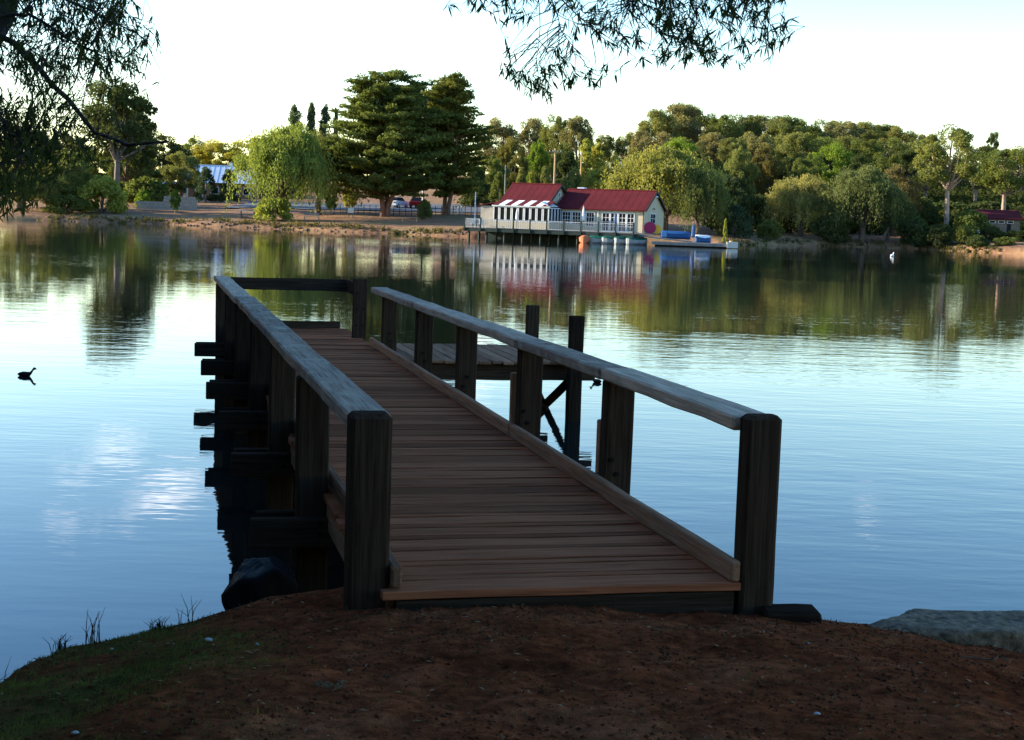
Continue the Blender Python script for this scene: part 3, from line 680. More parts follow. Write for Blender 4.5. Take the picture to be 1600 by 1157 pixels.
# deck on piles with railing
M['railing'] = plain('greyed_railing_paint', (.27, .28, .29), .7, .2, 3)
link('underdeck_shade_panel', MB().box(-17.5, .0, -.6, -.4, -2.0, -.16).mesh('underdeck_shade_panel'), M['darkgreen'], house)  # dark panel added in place of the deep shade beneath the deck
deck = empty('boathouse_deck', tuple(HO-np.array([0, 0, .06])), -TH); tag(deck, 'timber lakeside deck on dark piles with white railings around the boathouse', 'deck')
DV = -5.4
nb = 42
shared = MB().box(0, .44, 0, 5.3, -.08, 0).mesh('board')
for k in range(nb): link('board', shared, M['grey'], deck, (-17.75+.46*k, DV, 0))
link('edge_beam', MB().box(-17.85, 1.6, DV-.14, DV-.01, -.34, .02).mesh('edge_beam'), M['darkgreen'], deck)
link('edge_beam', MB().box(-17.95, -17.86, DV-.1, -.2, -.34, .02).mesh('edge_beam'), M['darkgreen'], deck)
pm = MB().tube([(0, 0, -2.6), (0, 0, -.09)], .12, 8).mesh('pile')
for u in np.linspace(-17.4, 1.0, 10):
    for v in (DV+.25, DV+2.6): link('pile', pm, M['darkgreen'], deck, (float(u), v, 0))
rpm = MB().box(-.06, .06, -.06, .06, -.3, 1.12).mesh('railing_post')
us = np.linspace(-17.75, 1.0, 11)
for u in us: link('railing_post', rpm, M['darkgreen'], deck, (float(u), DV-.2, 0))
step = float(us[1]-us[0])-.14
rp_ = MB(); rp_.box(0, step, -.03, .03, .90, .98); rp_.box(0, step, -.03, .03, .10, .17)
nbal = 7
for k in range(nbal+1): rp_.box(step*k/nbal-.014 if k else 0, step*k/nbal+.014, -.025, .025, .171, .899)
for k in range(nbal):
    x0 = step*k/nbal+.03; x1 = step*(k+1)/nbal-.03
    for (za, zb) in ((.2, .86), (.86, .2)):
        rp_.add([(x0, -.012, za), (x0, -.012, za+.022), (x1, -.012, zb+.022), (x1, -.012, zb), (x0, .012, za), (x0, .012, za+.022), (x1, .012, zb+.022), (x1, .012, zb)], [(0, 1, 2, 3), (7, 6, 5, 4), (0, 4, 5, 1), (1, 5, 6, 2), (2, 6, 7, 3), (3, 7, 4, 0)])
rme = rp_.mesh('railing_panel')
for u in us[:-1]: link('railing_panel', rme, M['railing'], deck, (float(u)+.07, DV-.2, 0))
link('railing_panel', rme, M['railing'], deck, (-17.81, DV-.1, 0), (0, 0, math.pi/2))
# things on the deck
def closed_umbrella(u, v, h, mat, label, base=HO[2]-.06, sc=1.0):
    p = hw(u, v, 0); r = empty('closed_umbrella', (p[0], p[1], base), 0); tag(r, label, 'umbrella', 'folded umbrellas by the boathouse')
    link('pole', MB().tube([(0, 0, 0), (0, 0, h)], .035, 6).mesh('pole'), M['grey'], r)
    link('canopy', MB().tube([(0, 0, h*.42), (0, 0, h*.48), (0, 0, h*.75), (0, 0, h*.97)], [.10*sc, .17*sc, .13*sc, .03], 8).mesh('canopy'), mat, r)
    link('foot', MB().tube([(0, 0, .005), (0, 0, .08)], .25, 10).mesh('foot'), M['black'], r)
closed_umbrella(u_at(903, -2), -2, 2.7, M['white'], 'white folded umbrella before the main wing windows')
closed_umbrella(u_at(800, -4.4), -4.4, 2.3, M['white'], 'white folded umbrella before the glazed sun room')
closed_umbrella(u_at(953, -3.5), -3.5, 2.2, M['navy'], 'dark folded umbrella before the tall french windows')
def chair(u, v, rz, label):
    p = hw(u, v, -.06); r = empty('deck_chair', tuple(p), rz); tag(r, label, 'chair', 'pale chairs at the deck corner')
    link('seat', MB().box(-.22, .22, -.22, .22, .42, .46).mesh('seat'), M['white'], r); link('backrest', MB().box(-.22, .22, .20, .24, .461, .95).mesh('backrest'), M['white'], r)
    for sx in (-1, 1):
        for sy in (-1, 1): link('leg', MB().box(sx*.2-.02, sx*.2+.02, sy*.19-.02, sy*.19+.02, 0, .419).mesh('leg'), M['white'], r)
chair(-17.3, -4.5, .2, 'pale chair nearest the corner of the boathouse deck'); chair(-16.7, -4.1, -.3, 'second pale chair from the boathouse deck corner'); chair(-16.1, -4.6, .5, 'third pale chair from the boathouse deck corner')
def disc_board(u, v, r_, mat, label):
    p = hw(u, v, -.05+r_); o = link('round_board', MB().tube([(0, -.03, 0), (0, .03, 0)], r_, 24).mesh('round_board'), mat, None, tuple(p), (.08, 0, -TH*0)); tag(o, label, 'board', 'bright round boards by the gable door')
disc_board(.55, .4, .62, M['pink'], 'large pink round board leaning by the gable door')
disc_board(1.15, .9, .48, M['yellow'], 'yellow round board beside the pink one')
# low landing and ramp
def abox(name, x0, x1, y0, y1, z0, z1, mat, label, cat, group=None):
    o = link(name, MB().box(-(x1-x0)/2, (x1-x0)/2, -(y1-y0)/2, (y1-y0)/2, 0, z1-z0).mesh(name), mat, None, ((x0+x1)/2, (y0+y1)/2, z0)); tag(o, label, cat, group); return o
land = empty('boat_landing', (17.0, 149.0, 0), -.10); tag(land, 'low grey boat landing with a ramp beside the boathouse deck', 'landing')
pb = MB().box(0, .36, -1.3, 1.3, .34, .42).mesh('board')
for k in range(20): link('board', pb, M['grey'], land, (-3.6+.38*k, 0, 0))
link('beam', MB().box(-3.6, 4.0, -1.42, -1.31, .12, .40).mesh('beam'), M['grey'], land)
link('float', MB().box(-3.3, 3.7, -1.1, 1.1, -.2, .30).mesh('float'), M['black'], land)
rmp = MB(); rmp.add(*quadslab([(-5.5, .2, 1.0), (.5, .2, .50), (.5, 3.2, .50), (-5.5, 3.2, 1.0)], .12)); link('ramp', rmp.mesh('ramp'), M['grey'], land)
link('end_post', MB().tube([(4.1, -1.0, -.6), (4.1, -1.0, .75)], .16, 8).mesh('end_post'), M['pale_timber'], land); link('end_block', MB().box(3.7, 4.75, -1.7, -.75, .05, .62).mesh('end_block'), M['pale'], land)
def boat(x, y, rz, L, W, hull, cover, label, z=0, group='small boats moored by the boathouse'):
    r = empty('rowing_boat', (x, y, z), rz); tag(r, label, 'boat', group); n = 9; V = []; Fs = []
    prof = [(-1, 0), (-.92, .5), (-.6, .9), (0, 1), (.55, .85), (.85, .45), (1, .05)]
    sec = [(-1, .48), (-.9, .15), (-.5, -.05), (.5, -.05), (.9, .15), (1, .48)]
    for (t, k) in prof:
        for (yy, zz) in sec: V.append((t*L/2, yy*W/2*max(k, .06), zz+(.14*t*t if zz > .4 else 0)))
    c = len(sec)
    for i in range(len(prof)-1):
        for k in range(c-1): Fs.append((i*c+k, (i+1)*c+k, (i+1)*c+k+1, i*c+k+1))
    Fs += [tuple(range(c)), tuple(range((len(prof)-1)*c, len(prof)*c))[::-1]]
    me = bpy.data.meshes.new('hull'); me.from_pydata(V, [], Fs); link('hull', me, hull, r)
    V = []; Fs = []
    for (t, k) in prof:
        for yy in (-1.04, -.5, 0, .5, 1.04): V.append((t*L/2*1.01, yy*W/2*max(k, .06), .47+.14*t*t+(.26*(1-yy*yy)*max(k, 0))+.02))
    for i in range(len(prof)-1):
        for k in range(4): Fs.append((i*5+k, (i+1)*5+k, (i+1)*5+k+1, i*5+k+1))
    me = bpy.data.meshes.new('cover'); me.from_pydata(V, [], Fs); me.polygons.foreach_set('use_smooth', [True]*len(me.polygons)); link('cover', me, cover, r)
def bpos(px, Y): p = bearing(px, 380, Y); return p[0]
boat(bpos(915, 151.5), 151.5, 1.35, 2.6, 1.25, M['orange'], M['orange'], 'orange boat lit by the sun at the end of the moored row')
for k, (px, w_) in enumerate(((936, 'next to the orange boat'), (955, 'second of the row after the orange boat'), (974, 'third of the row after the orange boat'), (995, 'at the far end of the row from the orange boat'))):
    boat(bpos(px, 151-.4*k), 151-.4*k, .1+.15*k, 2.0 if k < 3 else 2.5, 1.1, M['railing'], M['deepgreen'], 'green covered boat moored '+w_)
boat(bpos(1055, 151.6), 151.6, -.05, 3.0, 1.3, M['blue'], M['blue'], 'bright blue boat pulled up on the landing ramp', z=.72)
boat(bpos(1098, 149.9), 149.9, .3, 1.7, .9, M['blue'], M['clear'], 'small blue and white boat at the tip of the low landing', z=.43)
pu = bearing(1080, 372, 151.0); 
r = empty('closed_umbrella', (pu[0], 149.4, .43)); tag(r, 'navy folded umbrella standing on the low boat landing', 'umbrella', 'folded umbrellas by the boathouse')
link('pole', MB().tube([(0, 0, 0), (0, 0, 2.0)], .035, 6).mesh('pole'), M['grey'], r); link('canopy', MB().tube([(0, 0, .5), (0, 0, .6), (0, 0, 1.4), (0, 0, 1.95)], [.14, .22, .16, .03], 8).mesh('canopy'), M['navy'], r)
p = bearing(1047, 360, 158); fc = empty('panel_fence', (p[0], 158, fz(p[0], 158))); tag(fc, 'pale panel fence at the gable end of the boathouse', 'fence')
for k in range(4):
    link('panel', MB().box(-1.3+.62*k, -.72+.62*k, -.02, .02, .1, 1.35).mesh('panel'), M['stone'], fc); link('post', MB().box(-1.34+.62*k, -1.305+.62*k, -.04, .04, 0, 1.4).mesh('post'), M['darkgreen'], fc)

# ------------------------------------------------------------------ things on the far lawn
def lawn(px, Y, py=340):
    p = bearing(px, py, Y); return p[0], Y, fz(p[0], Y)
def park_table(px, Y, rz, label):
    x, y, z = lawn(px, Y); r = empty('picnic_table', (x, y, z), rz); tag(r, label, 'picnic table')
    for k in range(4): link('plank', MB().box(-1.2, 1.2, -.42+.22*k, -.22+.22*k, .80, .86).mesh('plank'), M['galv'], r)
    for s in (-1, 1):
        link('bench_seat', MB().box(-1.2, 1.2, s*.85-.14, s*.85+.14, .46, .51).mesh('bench_seat'), M['grey'], r)
        link('leg', MB().box(s*.8-.06, s*.8+.06, -.8, .8, .0, .459).mesh('leg'), M['grey'], r); link('leg', MB().box(s*.8-.06, s*.8+.06, -.35, .35, .46, .799).mesh('leg'), M['grey'], r)
park_table(387, 186, .1, 'pale topped picnic table on the lawn beside the willow')
def bench(px, Y, label, back=False, mat='kerb'):
    x, y, z = lawn(px, Y); r = empty('park_bench', (x, y, z), .1); tag(r, label, 'bench', 'benches along the far shore')
    for k in range(3): link('slat', MB().box(-.95, .95, -.24+.17*k, -.10+.17*k, .46, .51).mesh('slat'), M[mat], r)
    for s in (-1, 1): link('leg', MB().box(s*.85-.05, s*.85+.05, -.2, .2, -.05, .459).mesh('leg'), M[mat], r)
    if back:
        for k in range(2): link('back_slat', MB().box(-.95, .95, .27, .31, .62+.18*k, .76+.18*k).mesh('back_slat'), M[mat], r)
bench(640, 181.5, 'low pale bench between the two cypress trunks', mat='pale_timber'); bench(487, 181, 'dark bench under the edge of the willow', True, 'grey')
x, y, z = lawn(548, 187); r = empty('notice_board', (x, y, z), .0); tag(r, 'small white notice board standing on the lawn', 'sign')
link('panel', MB().box(-.34, .34, -.03, .03, .55, 1.15).mesh('panel'), M['white'], r)
for s in (-1, 1): link('leg', MB().box(s*.25-.04, s*.25+.04, .031, .09, -.05, 1.1).mesh('leg'), M['grey'], r)
# post and wire fence along the car park
fence = empty('wire_fence', lawn(640, 192), 0); tag(fence, 'dark post and wire fence between the lawn and the car park', 'fence')
fpm = MB().tube([(0, 0, -.1), (0, 0, 1.25)], .04, 6).mesh('post'); pts = []
for k in range(26):
    x, y, z = lawn(522+k*9.3, 194.5-.13*k*.6); pts.append((x, y, z)); link('post', fpm, M['darkgreen'], fence, (x-fence.location.x, y-fence.location.y, z-fence.location.z))
for h in (.45, .8, 1.15):
    link('wire', MB().tube([(a_-fence.location.x, b_-fence.location.y, c_-fence.location.z+h) for a_, b_, c_ in pts], .012, 4).mesh('wire'), M['grey'], fence)
def pole(px, Y, ytop, rad, mat, label, arm=False, name='utility_pole'):
    x, y, z = lawn(px, Y); top = bearing(px, ytop, Y)[2]; r = empty(name, (x, y, z)); tag(r, label, 'pole')
    link('shaft', MB().tube([(0, 0, -.2), (0, 0, top-z)], [rad, rad*.7], 8).mesh('shaft'), mat, r)
    if arm:
        link('crossarm', MB().box(-.9, .9, -.06, .06, top-z-.55, top-z-.43).mesh('crossarm'), mat, r)
        for s in (-.75, -.3, .3, .75): link('insulator', MB().tube([(s, 0, top-z-.43), (s, 0, top-z-.25)], .05, 6).mesh('insulator'), M['white'], r)
pole(864, 205, 232, .16, M['pale_timber'], 'tall sunlit utility pole above the boathouse roof', True)
pole(905, 235, 236, .14, M['pale_timber'], 'second paler pole among the trees beyond the boathouse')
pole(787.5, 178, 258, .10, M['grey'], 'thin grey pole at the boathouse roof end')
pole(742, 182, 300, .09, M['white'], 'thin white pole on the car park edge by the boathouse', name='sign_pole')
pole(660, 203, 288, .16, M['white'], 'white pole standing between the cypresses', name='sign_pole')
for k, (px, lb) in enumerate(((707, 'beside the cypress trunk'), (716, 'middle of the three by the road'), (721, 'end of the three by the road'))):
    x, y, z = lawn(px, 199); r = link('bollard', MB().tube([(0, 0, -.1), (0, 0, .95), (0, 0, 1.02)], [.10, .10, .05], 8).mesh('bollard'), M['white'], None, (x, y, z)); tag(r, 'white roadside bollard '+lb, 'bollard', 'white bollards')
def car(px, Y, rz, paint, label):
    x, y, z = lawn(px, Y); r = empty('parked_car', (x, y, z+.15), rz); tag(r, label, 'car', 'cars parked under the trees')
    def ext(prof, w0, w1, zc):
        n = len(prof); V = [(a_, -w0 if b_ < zc else -w1, b_) for a_, b_ in prof]+[(a_, w0 if b_ < zc else w1, b_) for a_, b_ in prof]
        return V, [tuple(range(n)), tuple(range(n, 2*n))[::-1]]+[(i, n+i, n+(i+1) % n, (i+1) % n) for i in range(n)]
    link('body', MB().add(*ext([(-2.1, .28), (2.1, .28), (2.15, .55), (2.0, .82), (1.0, .92), (-1.6, .95), (-2.1, .88)], .86, .82, .7)).mesh('body'), paint, r)
    link('cabin', MB().add(*ext([(-1.7, .951), (.95, .921), (.35, 1.40), (-1.2, 1.43)], .80, .66, 1.2)).mesh('cabin'), M['glass'], r)
    link('roof', MB().box(-1.2, .33, -.66, .66, 1.432, 1.47).mesh('roof'), paint, r)
    wm = MB().tube([(0, -.1, 0), (0, .1, 0)], .32, 14).mesh('wheel')
    for sx in (-1.3, 1.3):
        for sy in (-.80, .80):
            wl = link('wheel', wm, M['black'], r, (sx, sy, .18)); link('rim', MB().tube([(0, -.11, 0), (0, .11, 0)], .18, 10).mesh('rim'), M['galv'], wl)
    for sy in (-.6, .6): link('headlight', MB().box(2.08, 2.17, sy-.15, sy+.15, .58, .72).mesh('headlight'), M['white'], r); link('tail_light', MB().box(-2.14, -2.06, sy-.15, sy+.15, .62, .78).mesh('tail_light'), M['red'], r)
car(654, 216, 1.35, M['red'], 'red car parked behind the gap between the cypresses'); car(620, 216, 1.2, M['white'], 'white car parked behind the cypress trunk')
# retaining wall and pale roofed house on the far side
wx0, wy0, wz0 = lawn(212, 200); rw = empty('retaining_wall', (wx0, wy0, wz0), .12); tag(rw, 'pale stone retaining wall stepping up below the veranda house', 'wall')
bk = [MB().box(0, .66, 0, .35, 0, .36).mesh('stone'), MB().box(0, .48, .02, .33, 0, .36).mesh('stone'), MB().box(0, .58, -.02, .35, 0, .36).mesh('stone')]
wl = [.68, .50, .60]
for j in range(5):
    xx = (j % 2)*.2
    while xx < 7.4:
        k = random.randrange(3)
        if (xx > 3.4 and j < 5) or j < 3: link('stone', bk[k], M['stone'], rw, (xx, 0, .38*j-.1))
        xx += wl[k]
x, y, z = lawn(337, 246, 300); vh = empty('veranda_house', (x, y, z-.3), .06); tag(vh, 'brick house with pale metal roof behind small park trees', 'house')
link('wall', MB().box(-4.8, 6.2, 0, 7, 0, 2.9).mesh('wall'), M['brick'], vh)
link('gable', MB().add([(-4.81, 0, 2.9), (-4.81, 7, 2.9), (-4.81, 3.5, 5.4), (6.21, 0, 2.9), (6.21, 7, 2.9), (6.21, 3.5, 5.4)], [(0, 2, 1), (3, 4, 5), (0, 1, 4, 3)]).mesh('gable'), M['brick'], vh)
for s in (0, 1):
    q = MB(); v0, v1 = (-.6, 3.5) if s == 0 else (7.6, 3.5); q.add(*quadslab([(-5.2, v0, 2.75), (6.6, v0, 2.75), (6.6, v1+.002*s, 5.6), (-5.2, v1+.002*s, 5.6)], .08)); rf = link('roof', q.mesh('roof'), M['galv'], vh)
    if s == 0:
        ribs = MB()
        for k in range(14): u_ = -5.1+.88*k; ribs.add(*quadslab([(u_, -.6, 2.79), (u_+.06, -.6, 2.79), (u_+.06, 3.5, 5.64), (u_, 3.5, 5.64)], .035))
        link('roof_rib', ribs.mesh('roof_rib'), M['galv'], rf); link('ridge_cap', MB().tube([(-5.2, 3.5, 5.62), (6.6, 3.5, 5.62)], .1, 6).mesh('ridge_cap'), M['white'], rf)
link('chimney', MB().box(1.6, 2.1, 3.9, 4.4, 4.9, 6.2).mesh('chimney'), M['white'], vh)
link('veranda_roof', MB().add(*quadslab([(-8.2, -2.6, 2.3), (-4.0, -2.6, 2.3), (-4.0, .4, 2.8), (-8.2, .4, 2.8)], .12)).mesh('veranda_roof'), M['clear'], vh)
for u_ in (-8.0, -6.1, -4.2): link('veranda_post', MB().box(u_-.12, u_+.12, -2.5, -2.26, 0, 2.3).mesh('veranda_post'), M['white'], vh)
dd = link('door', MB().box(-3.2, -2.2, -.06, -.005, 0, 2.05).mesh('door'), M['glass'], vh); link('arch', MB().tube([(-3.3, -.08, 0), (-3.3, -.08, 2.1), (-2.7, -.08, 2.5), (-2.1, -.08, 2.1), (-2.1, -.08, 0)], .1, 6).mesh('arch'), M['white'], dd)
for u_ in (-.8, 2.2, 4.4):
    f = link('window', MB().box(u_, u_+1.3, -.05, -.005, .9, 2.1).mesh('window'), M['white'], vh); link('pane', MB().box(u_+.1, u_+1.2, -.06, -.052, 1.0, 2.0).mesh('pane'), M['glass'], f)
# pale house corner on the slope above the boathouse
x, y, z = lawn(985, 262, 240); top = bearing(985, 240, 262)[2]; hh = empty('hillside_house', (x, y, top-5.0), .0); tag(hh, 'cream house corner showing above the willow behind the boathouse', 'house')
link('wall', MB().box(-2.8, 6, 0, 6, 0, 3.4).mesh('wall'), M['cream'], hh); link('upper_wall', MB().box(-.6, 6, .3, 6, 3.41, 4.4).mesh('upper_wall'), M['cream'], hh)
link('parapet', MB().box(-2.95, 6.1, -.12, -.01, 3.2, 3.55).mesh('parapet'), M['white'], hh); link('roof', MB().add(*quadslab([(-.9, -.1, 4.42), (6.3, -.1, 4.42), (6.3, 6.3, 4.8), (-.9, 6.3, 4.8)], .15)).mesh('roof'), M['maroon'], hh)
for u_ in (-2.0, .6): f = link('window', MB().box(u_, u_+1.1, -.05, -.004, 1.4, 2.6).mesh('window'), M['white'], hh); link('pane', MB().box(u_+.1, u_+1, -.07, -.052, 1.5, 2.5).mesh('pane'), M['glass'], f)
M['shaded_stone'] = plain('shade_toned_stone', (.16, .13, .10), .95, .35, 2.5, bmp=.5)  # hut stone given a darker colour to stand for the shade it lies in
# stone hut under the gums
x, y, z = lawn(1560, 192, 360); ht = empty('stone_hut', (x, y, z-.1), -.15); tag(ht, 'low stone hut with a dark red roof under the gums', 'hut')
link('wall', MB().box(-2.6, 2.6, 0, 3.4, 0, 1.9).mesh('wall'), M['shaded_stone'], ht); link('roof', MB().add(*quadslab([(-2.9, -.4, 1.95), (2.9, -.4, 1.95), (2.9, 3.8, 3.1), (-2.9, 3.8, 3.1)], .12)).mesh('roof'), M['maroon'], ht)
for k in range(4):
    f = link('window', MB().box(-2.3+1.1*k, -1.5+1.1*k, -.03, -.004, 1.35, 1.7).mesh('window'), M['white'], ht); link('pane', MB().box(-2.22+1.1*k, -1.58+1.1*k, -.05, -.032, 1.4, 1.65).mesh('pane'), M['black'], f)
link('doorway', MB().box(1.0, 1.5, -.03, -.004, 0, 1.3).mesh('doorway'), M['black'], ht)
for (px, Y, lb) in ((1465, 187, 'white painted post on the bank below the pale gum trunk'), (1528, 188, 'small white post on the bank before the stone hut')):
    x, y, z = lawn(px, Y, 372); o = link('marker_post', MB().tube([(0, 0, -.1), (0, 0, .75), (0, 0, .85)], [.16, .16, .1], 8).mesh('marker_post'), M['white'], None, (x, y, z)); tag(o, lb, 'post', 'white posts on the bank')
# broken stones along the far water's edge
M['clod'] = plain('earthy_stone', (.13, .095, .065), .95, .4, .8)
def shore_stones():
    r = np.random.default_rng(12); base = []
    for v in range(4):
        V = []; n = 7
        for j, (zz, k) in enumerate(((-.5, .6), (-.1, 1), (.3, .85), (.5, .4))):
            for i in range(n):
                t = 2*math.pi*i/n; q = k*r.uniform(.75, 1.15); V.append((q*math.cos(t)*.5, q*math.sin(t)*.4, zz*.7))
        Fs = [(j*n+i, j*n+(i+1) % n, (j+1)*n+(i+1) % n, (j+1)*n+i) for j in range(3) for i in range(n)]+[tuple(range(3*n, 4*n))]
        me = bpy.data.meshes.new('edge_stone'); me.from_pydata(V, [], Fs); base.append(me)
    mb = MB()
    for px in np.arange(90, 735, 5.5):
        p = bearing(px, 350, 175); X = p[0]; Y = float(np.interp(X, SX, SY)); X = X*Y/175
        Y = float(np.interp(X, SX, SY)) - .9*float(fbm(np.array([X]), np.array([0.]), 7, 3, 1)[0])+r.uniform(-.3, .9)
        me = base[r.integers(4)]; s = r.uniform(.12, .45); a_ = r.uniform(0, 6.28)
        mb.add([(X+s*(v.co.x*math.cos(a_)-v.co.y*math.sin(a_)), Y+s*(v.co.x*math.sin(a_)+v.co.y*math.cos(a_)), max(fz(X, Y), 0)+s*v.co.z+.02) for v in me.vertices], [tuple(p_.vertices) for p_ in me.polygons])
    tag(link('shore_rubble', mb.mesh('shore_rubble'), M['clod']), 'broken stones and clods along the far water\'s edge', 'rubble', kind='stuff')
shore_stones()
# ------------------------------------------------------------------ trees
def leafcloud(P, size, asp=.55, mode='rand', rng=RG):
    P = np.asarray(P); n = len(P); d = rng.normal(size=(n, 3)); e = rng.normal(size=(n, 3))
    if mode == 'hang': d = d*.25+np.array([0, 0, -1.0])
    if mode == 'flat': d[:, 2] *= .22; e[:, 2] *= .22; 
    if mode == 'up': d = d*.35+np.array([0, 0, 1.0])
    d /= np.linalg.norm(d, axis=1)[:, None]; e -= d*np.sum(d*e, 1)[:, None]; e /= np.linalg.norm(e, axis=1)[:, None]+1e-6
    s = size*rng.uniform(.6, 1.35, n)[:, None]; d = d*s*.5; e = e*s*.5*asp
    V = np.stack([P-d, P+e-d*.1, P+d, P-e+d*.1], 1).reshape(-1, 3)
    return V, np.arange(n*4).reshape(n, 4)
def ball(n, r, rng, shell=.5):
    v = rng.normal(size=(n, 3)); v /= np.linalg.norm(v, axis=1)[:, None]
    return v*(rng.uniform(shell, 1, n)**.6)[:, None]*np.asarray(r)
def limbs(mb, base, tips, r0, rng, jit=.3):
    for t in tips:
        t = np.asarray(t); b = np.asarray(base); m_ = b+(t-b)*.5+rng.normal(size=3)*jit; m_[2] = b[2]+(t[2]-b[2])*.42
        mb.tube([b, b+(m_-b)*.5, m_, m_+(t-m_)*.5+rng.normal(size=3)*jit*.4, t], [r0, r0*.8, r0*.6, r0*.4, r0*.15], 5, False)
KIND = {}
def finish(kind, trunk, P, size, asp, mode, W, H, smooth=True):
    V, Fq = leafcloud(P, size, asp, mode)
    cm = mesh_np(kind+'_crown', V, Fq); cm.materials.append(M['leaf'])
    tm = trunk.mesh(kind+'_trunk', True); tm.materials.append(M['bark'])
    KIND.setdefault(kind, []).append((tm, cm, W, H))
def make_gum(seed, H=13., W=9., bare=.2, nclump=74, per=300, kind='gum', rc=1.0, leafs=.31):
    rng = np.random.default_rng(seed); mb = MB(); fork = H*max(bare, .2)
    mb.tube([(0, 0, -.8), (.05, 0, fork*.4), (.15*rng.normal(), .1, fork), (.3*rng.normal(), .2*rng.normal(), H*.7), (.3, 0, H*.88)], [.36, .29, .24, .13, .05], 8, False)
    C = []; lob = rng.uniform(.72, 1.05, 8)
    while len(C) < nclump:
        p = rng.uniform(-1, 1, 3); t = (p[2]+1)/2; ang = math.atan2(p[1], p[0]); rr = math.hypot(p[0], p[1])
        rad = math.sqrt(max(.05, 1-((t-.48)/.60)**2))*lob[int((ang+math.pi)/6.2832*7.99)]
        if rr < rad and (rr > .45*rad or t > .7 or rng.uniform() < .25): C.append(np.array([p[0]*W/2*.86, p[1]*W/2*.86, H*(bare+.05)+t*H*(.90-bare)]))
    P = []
    for c in C:
        r = rng.uniform(.65, 1.35)*rc; pts = ball(per, (r, r, r*.95), rng, .25); P.append(c+pts)
    limbs(mb, (.1, 0, fork), C[::4], .15, rng, .5); limbs(mb, (.2, 0, H*.55), C[1::4], .09, rng, .4)
    finish(kind, mb, np.concatenate(P), leafs, .5, 'rand', W, H)
def make_round(seed, H=11., W=10., nclump=84, per=330):
    rng = np.random.default_rng(seed); mb = MB(); mb.tube([(0, 0, -.8), (0, .05, 1.2), (.1, 0, 3), (0, .1, H*.6)], [.4, .3, .24, .08], 8, False)
    C = []
    while len(C) < nclump:
        v = rng.normal(size=3); v /= np.linalg.norm(v); k = rng.uniform(.55, .86)
        q = np.array([v[0]*W/2*k, v[1]*W/2*k, H*.53+v[2]*H*.47*k]); 
        if q[2] > H*.13: C.append(q)
    P = [c+ball(per, np.array([1, 1, .8])*rng.uniform(.6, 1.35), rng, .3) for c in C]
    limbs(mb, (.05, 0, 2.2), C[::3], .13, rng, .4); finish('round', mb, np.concatenate(P), .28, .6, 'rand', W, H)
def make_willow(seed, H=11., W=12., nstr=1100):
    rng = np.random.default_rng(seed); mb = MB(); mb.tube([(0, 0, -.8), (.1, 0, 1.2), (0, .1, 2.6), (.1, 0, H*.55)], [.55, .42, .34, .12], 8, False)
    heads = []; lob = rng.uniform(.7, 1.05, 9)
    for k in range(64):
        a_ = rng.uniform(0, 6.283); r = W/2*rng.uniform(.05, .92)**.7*lob[int(a_/6.2832*8.99)]; z = H*(.30+.64*math.sqrt(max(0, 1-(r/(W/2*1.02))**2)))*rng.uniform(.72, 1.03); heads.append(np.array([r*math.cos(a_), r*math.sin(a_), z]))
    P = []
    for k in range(nstr):
        h = heads[rng.integers(len(heads))]; s = h+rng.normal(size=3)*np.array([.7, .7, .5]); L = rng.uniform(.15, 1)**1.5*min(max(s[2]-.4, .5), H*.5); out = s[:2]/(np.linalg.norm(s[:2])+.1)
        m_ = int(8+L*5); t = np.linspace(0, 1, m_); x = s[0]+out[0]*np.sqrt(t)*L*.28; y = s[1]+out[1]*np.sqrt(t)*L*.28; z = s[2]-L*t**1.2
        q = np.stack([x, y, z], -1)+rng.normal(size=(m_, 3))*.16; P.append(q)
    for h in heads: P.append(h+ball(230, np.array([1.15, 1.15, .95])*rng.uniform(.7, 1.2), rng, .3))
    limbs(mb, (.05, 0, 2.2), heads[::2], .14, rng, .5); P = np.concatenate(P); P = P[P[:, 2] > .3]
    finish('willow', mb, P, .29, .5, 'hang', W, H)
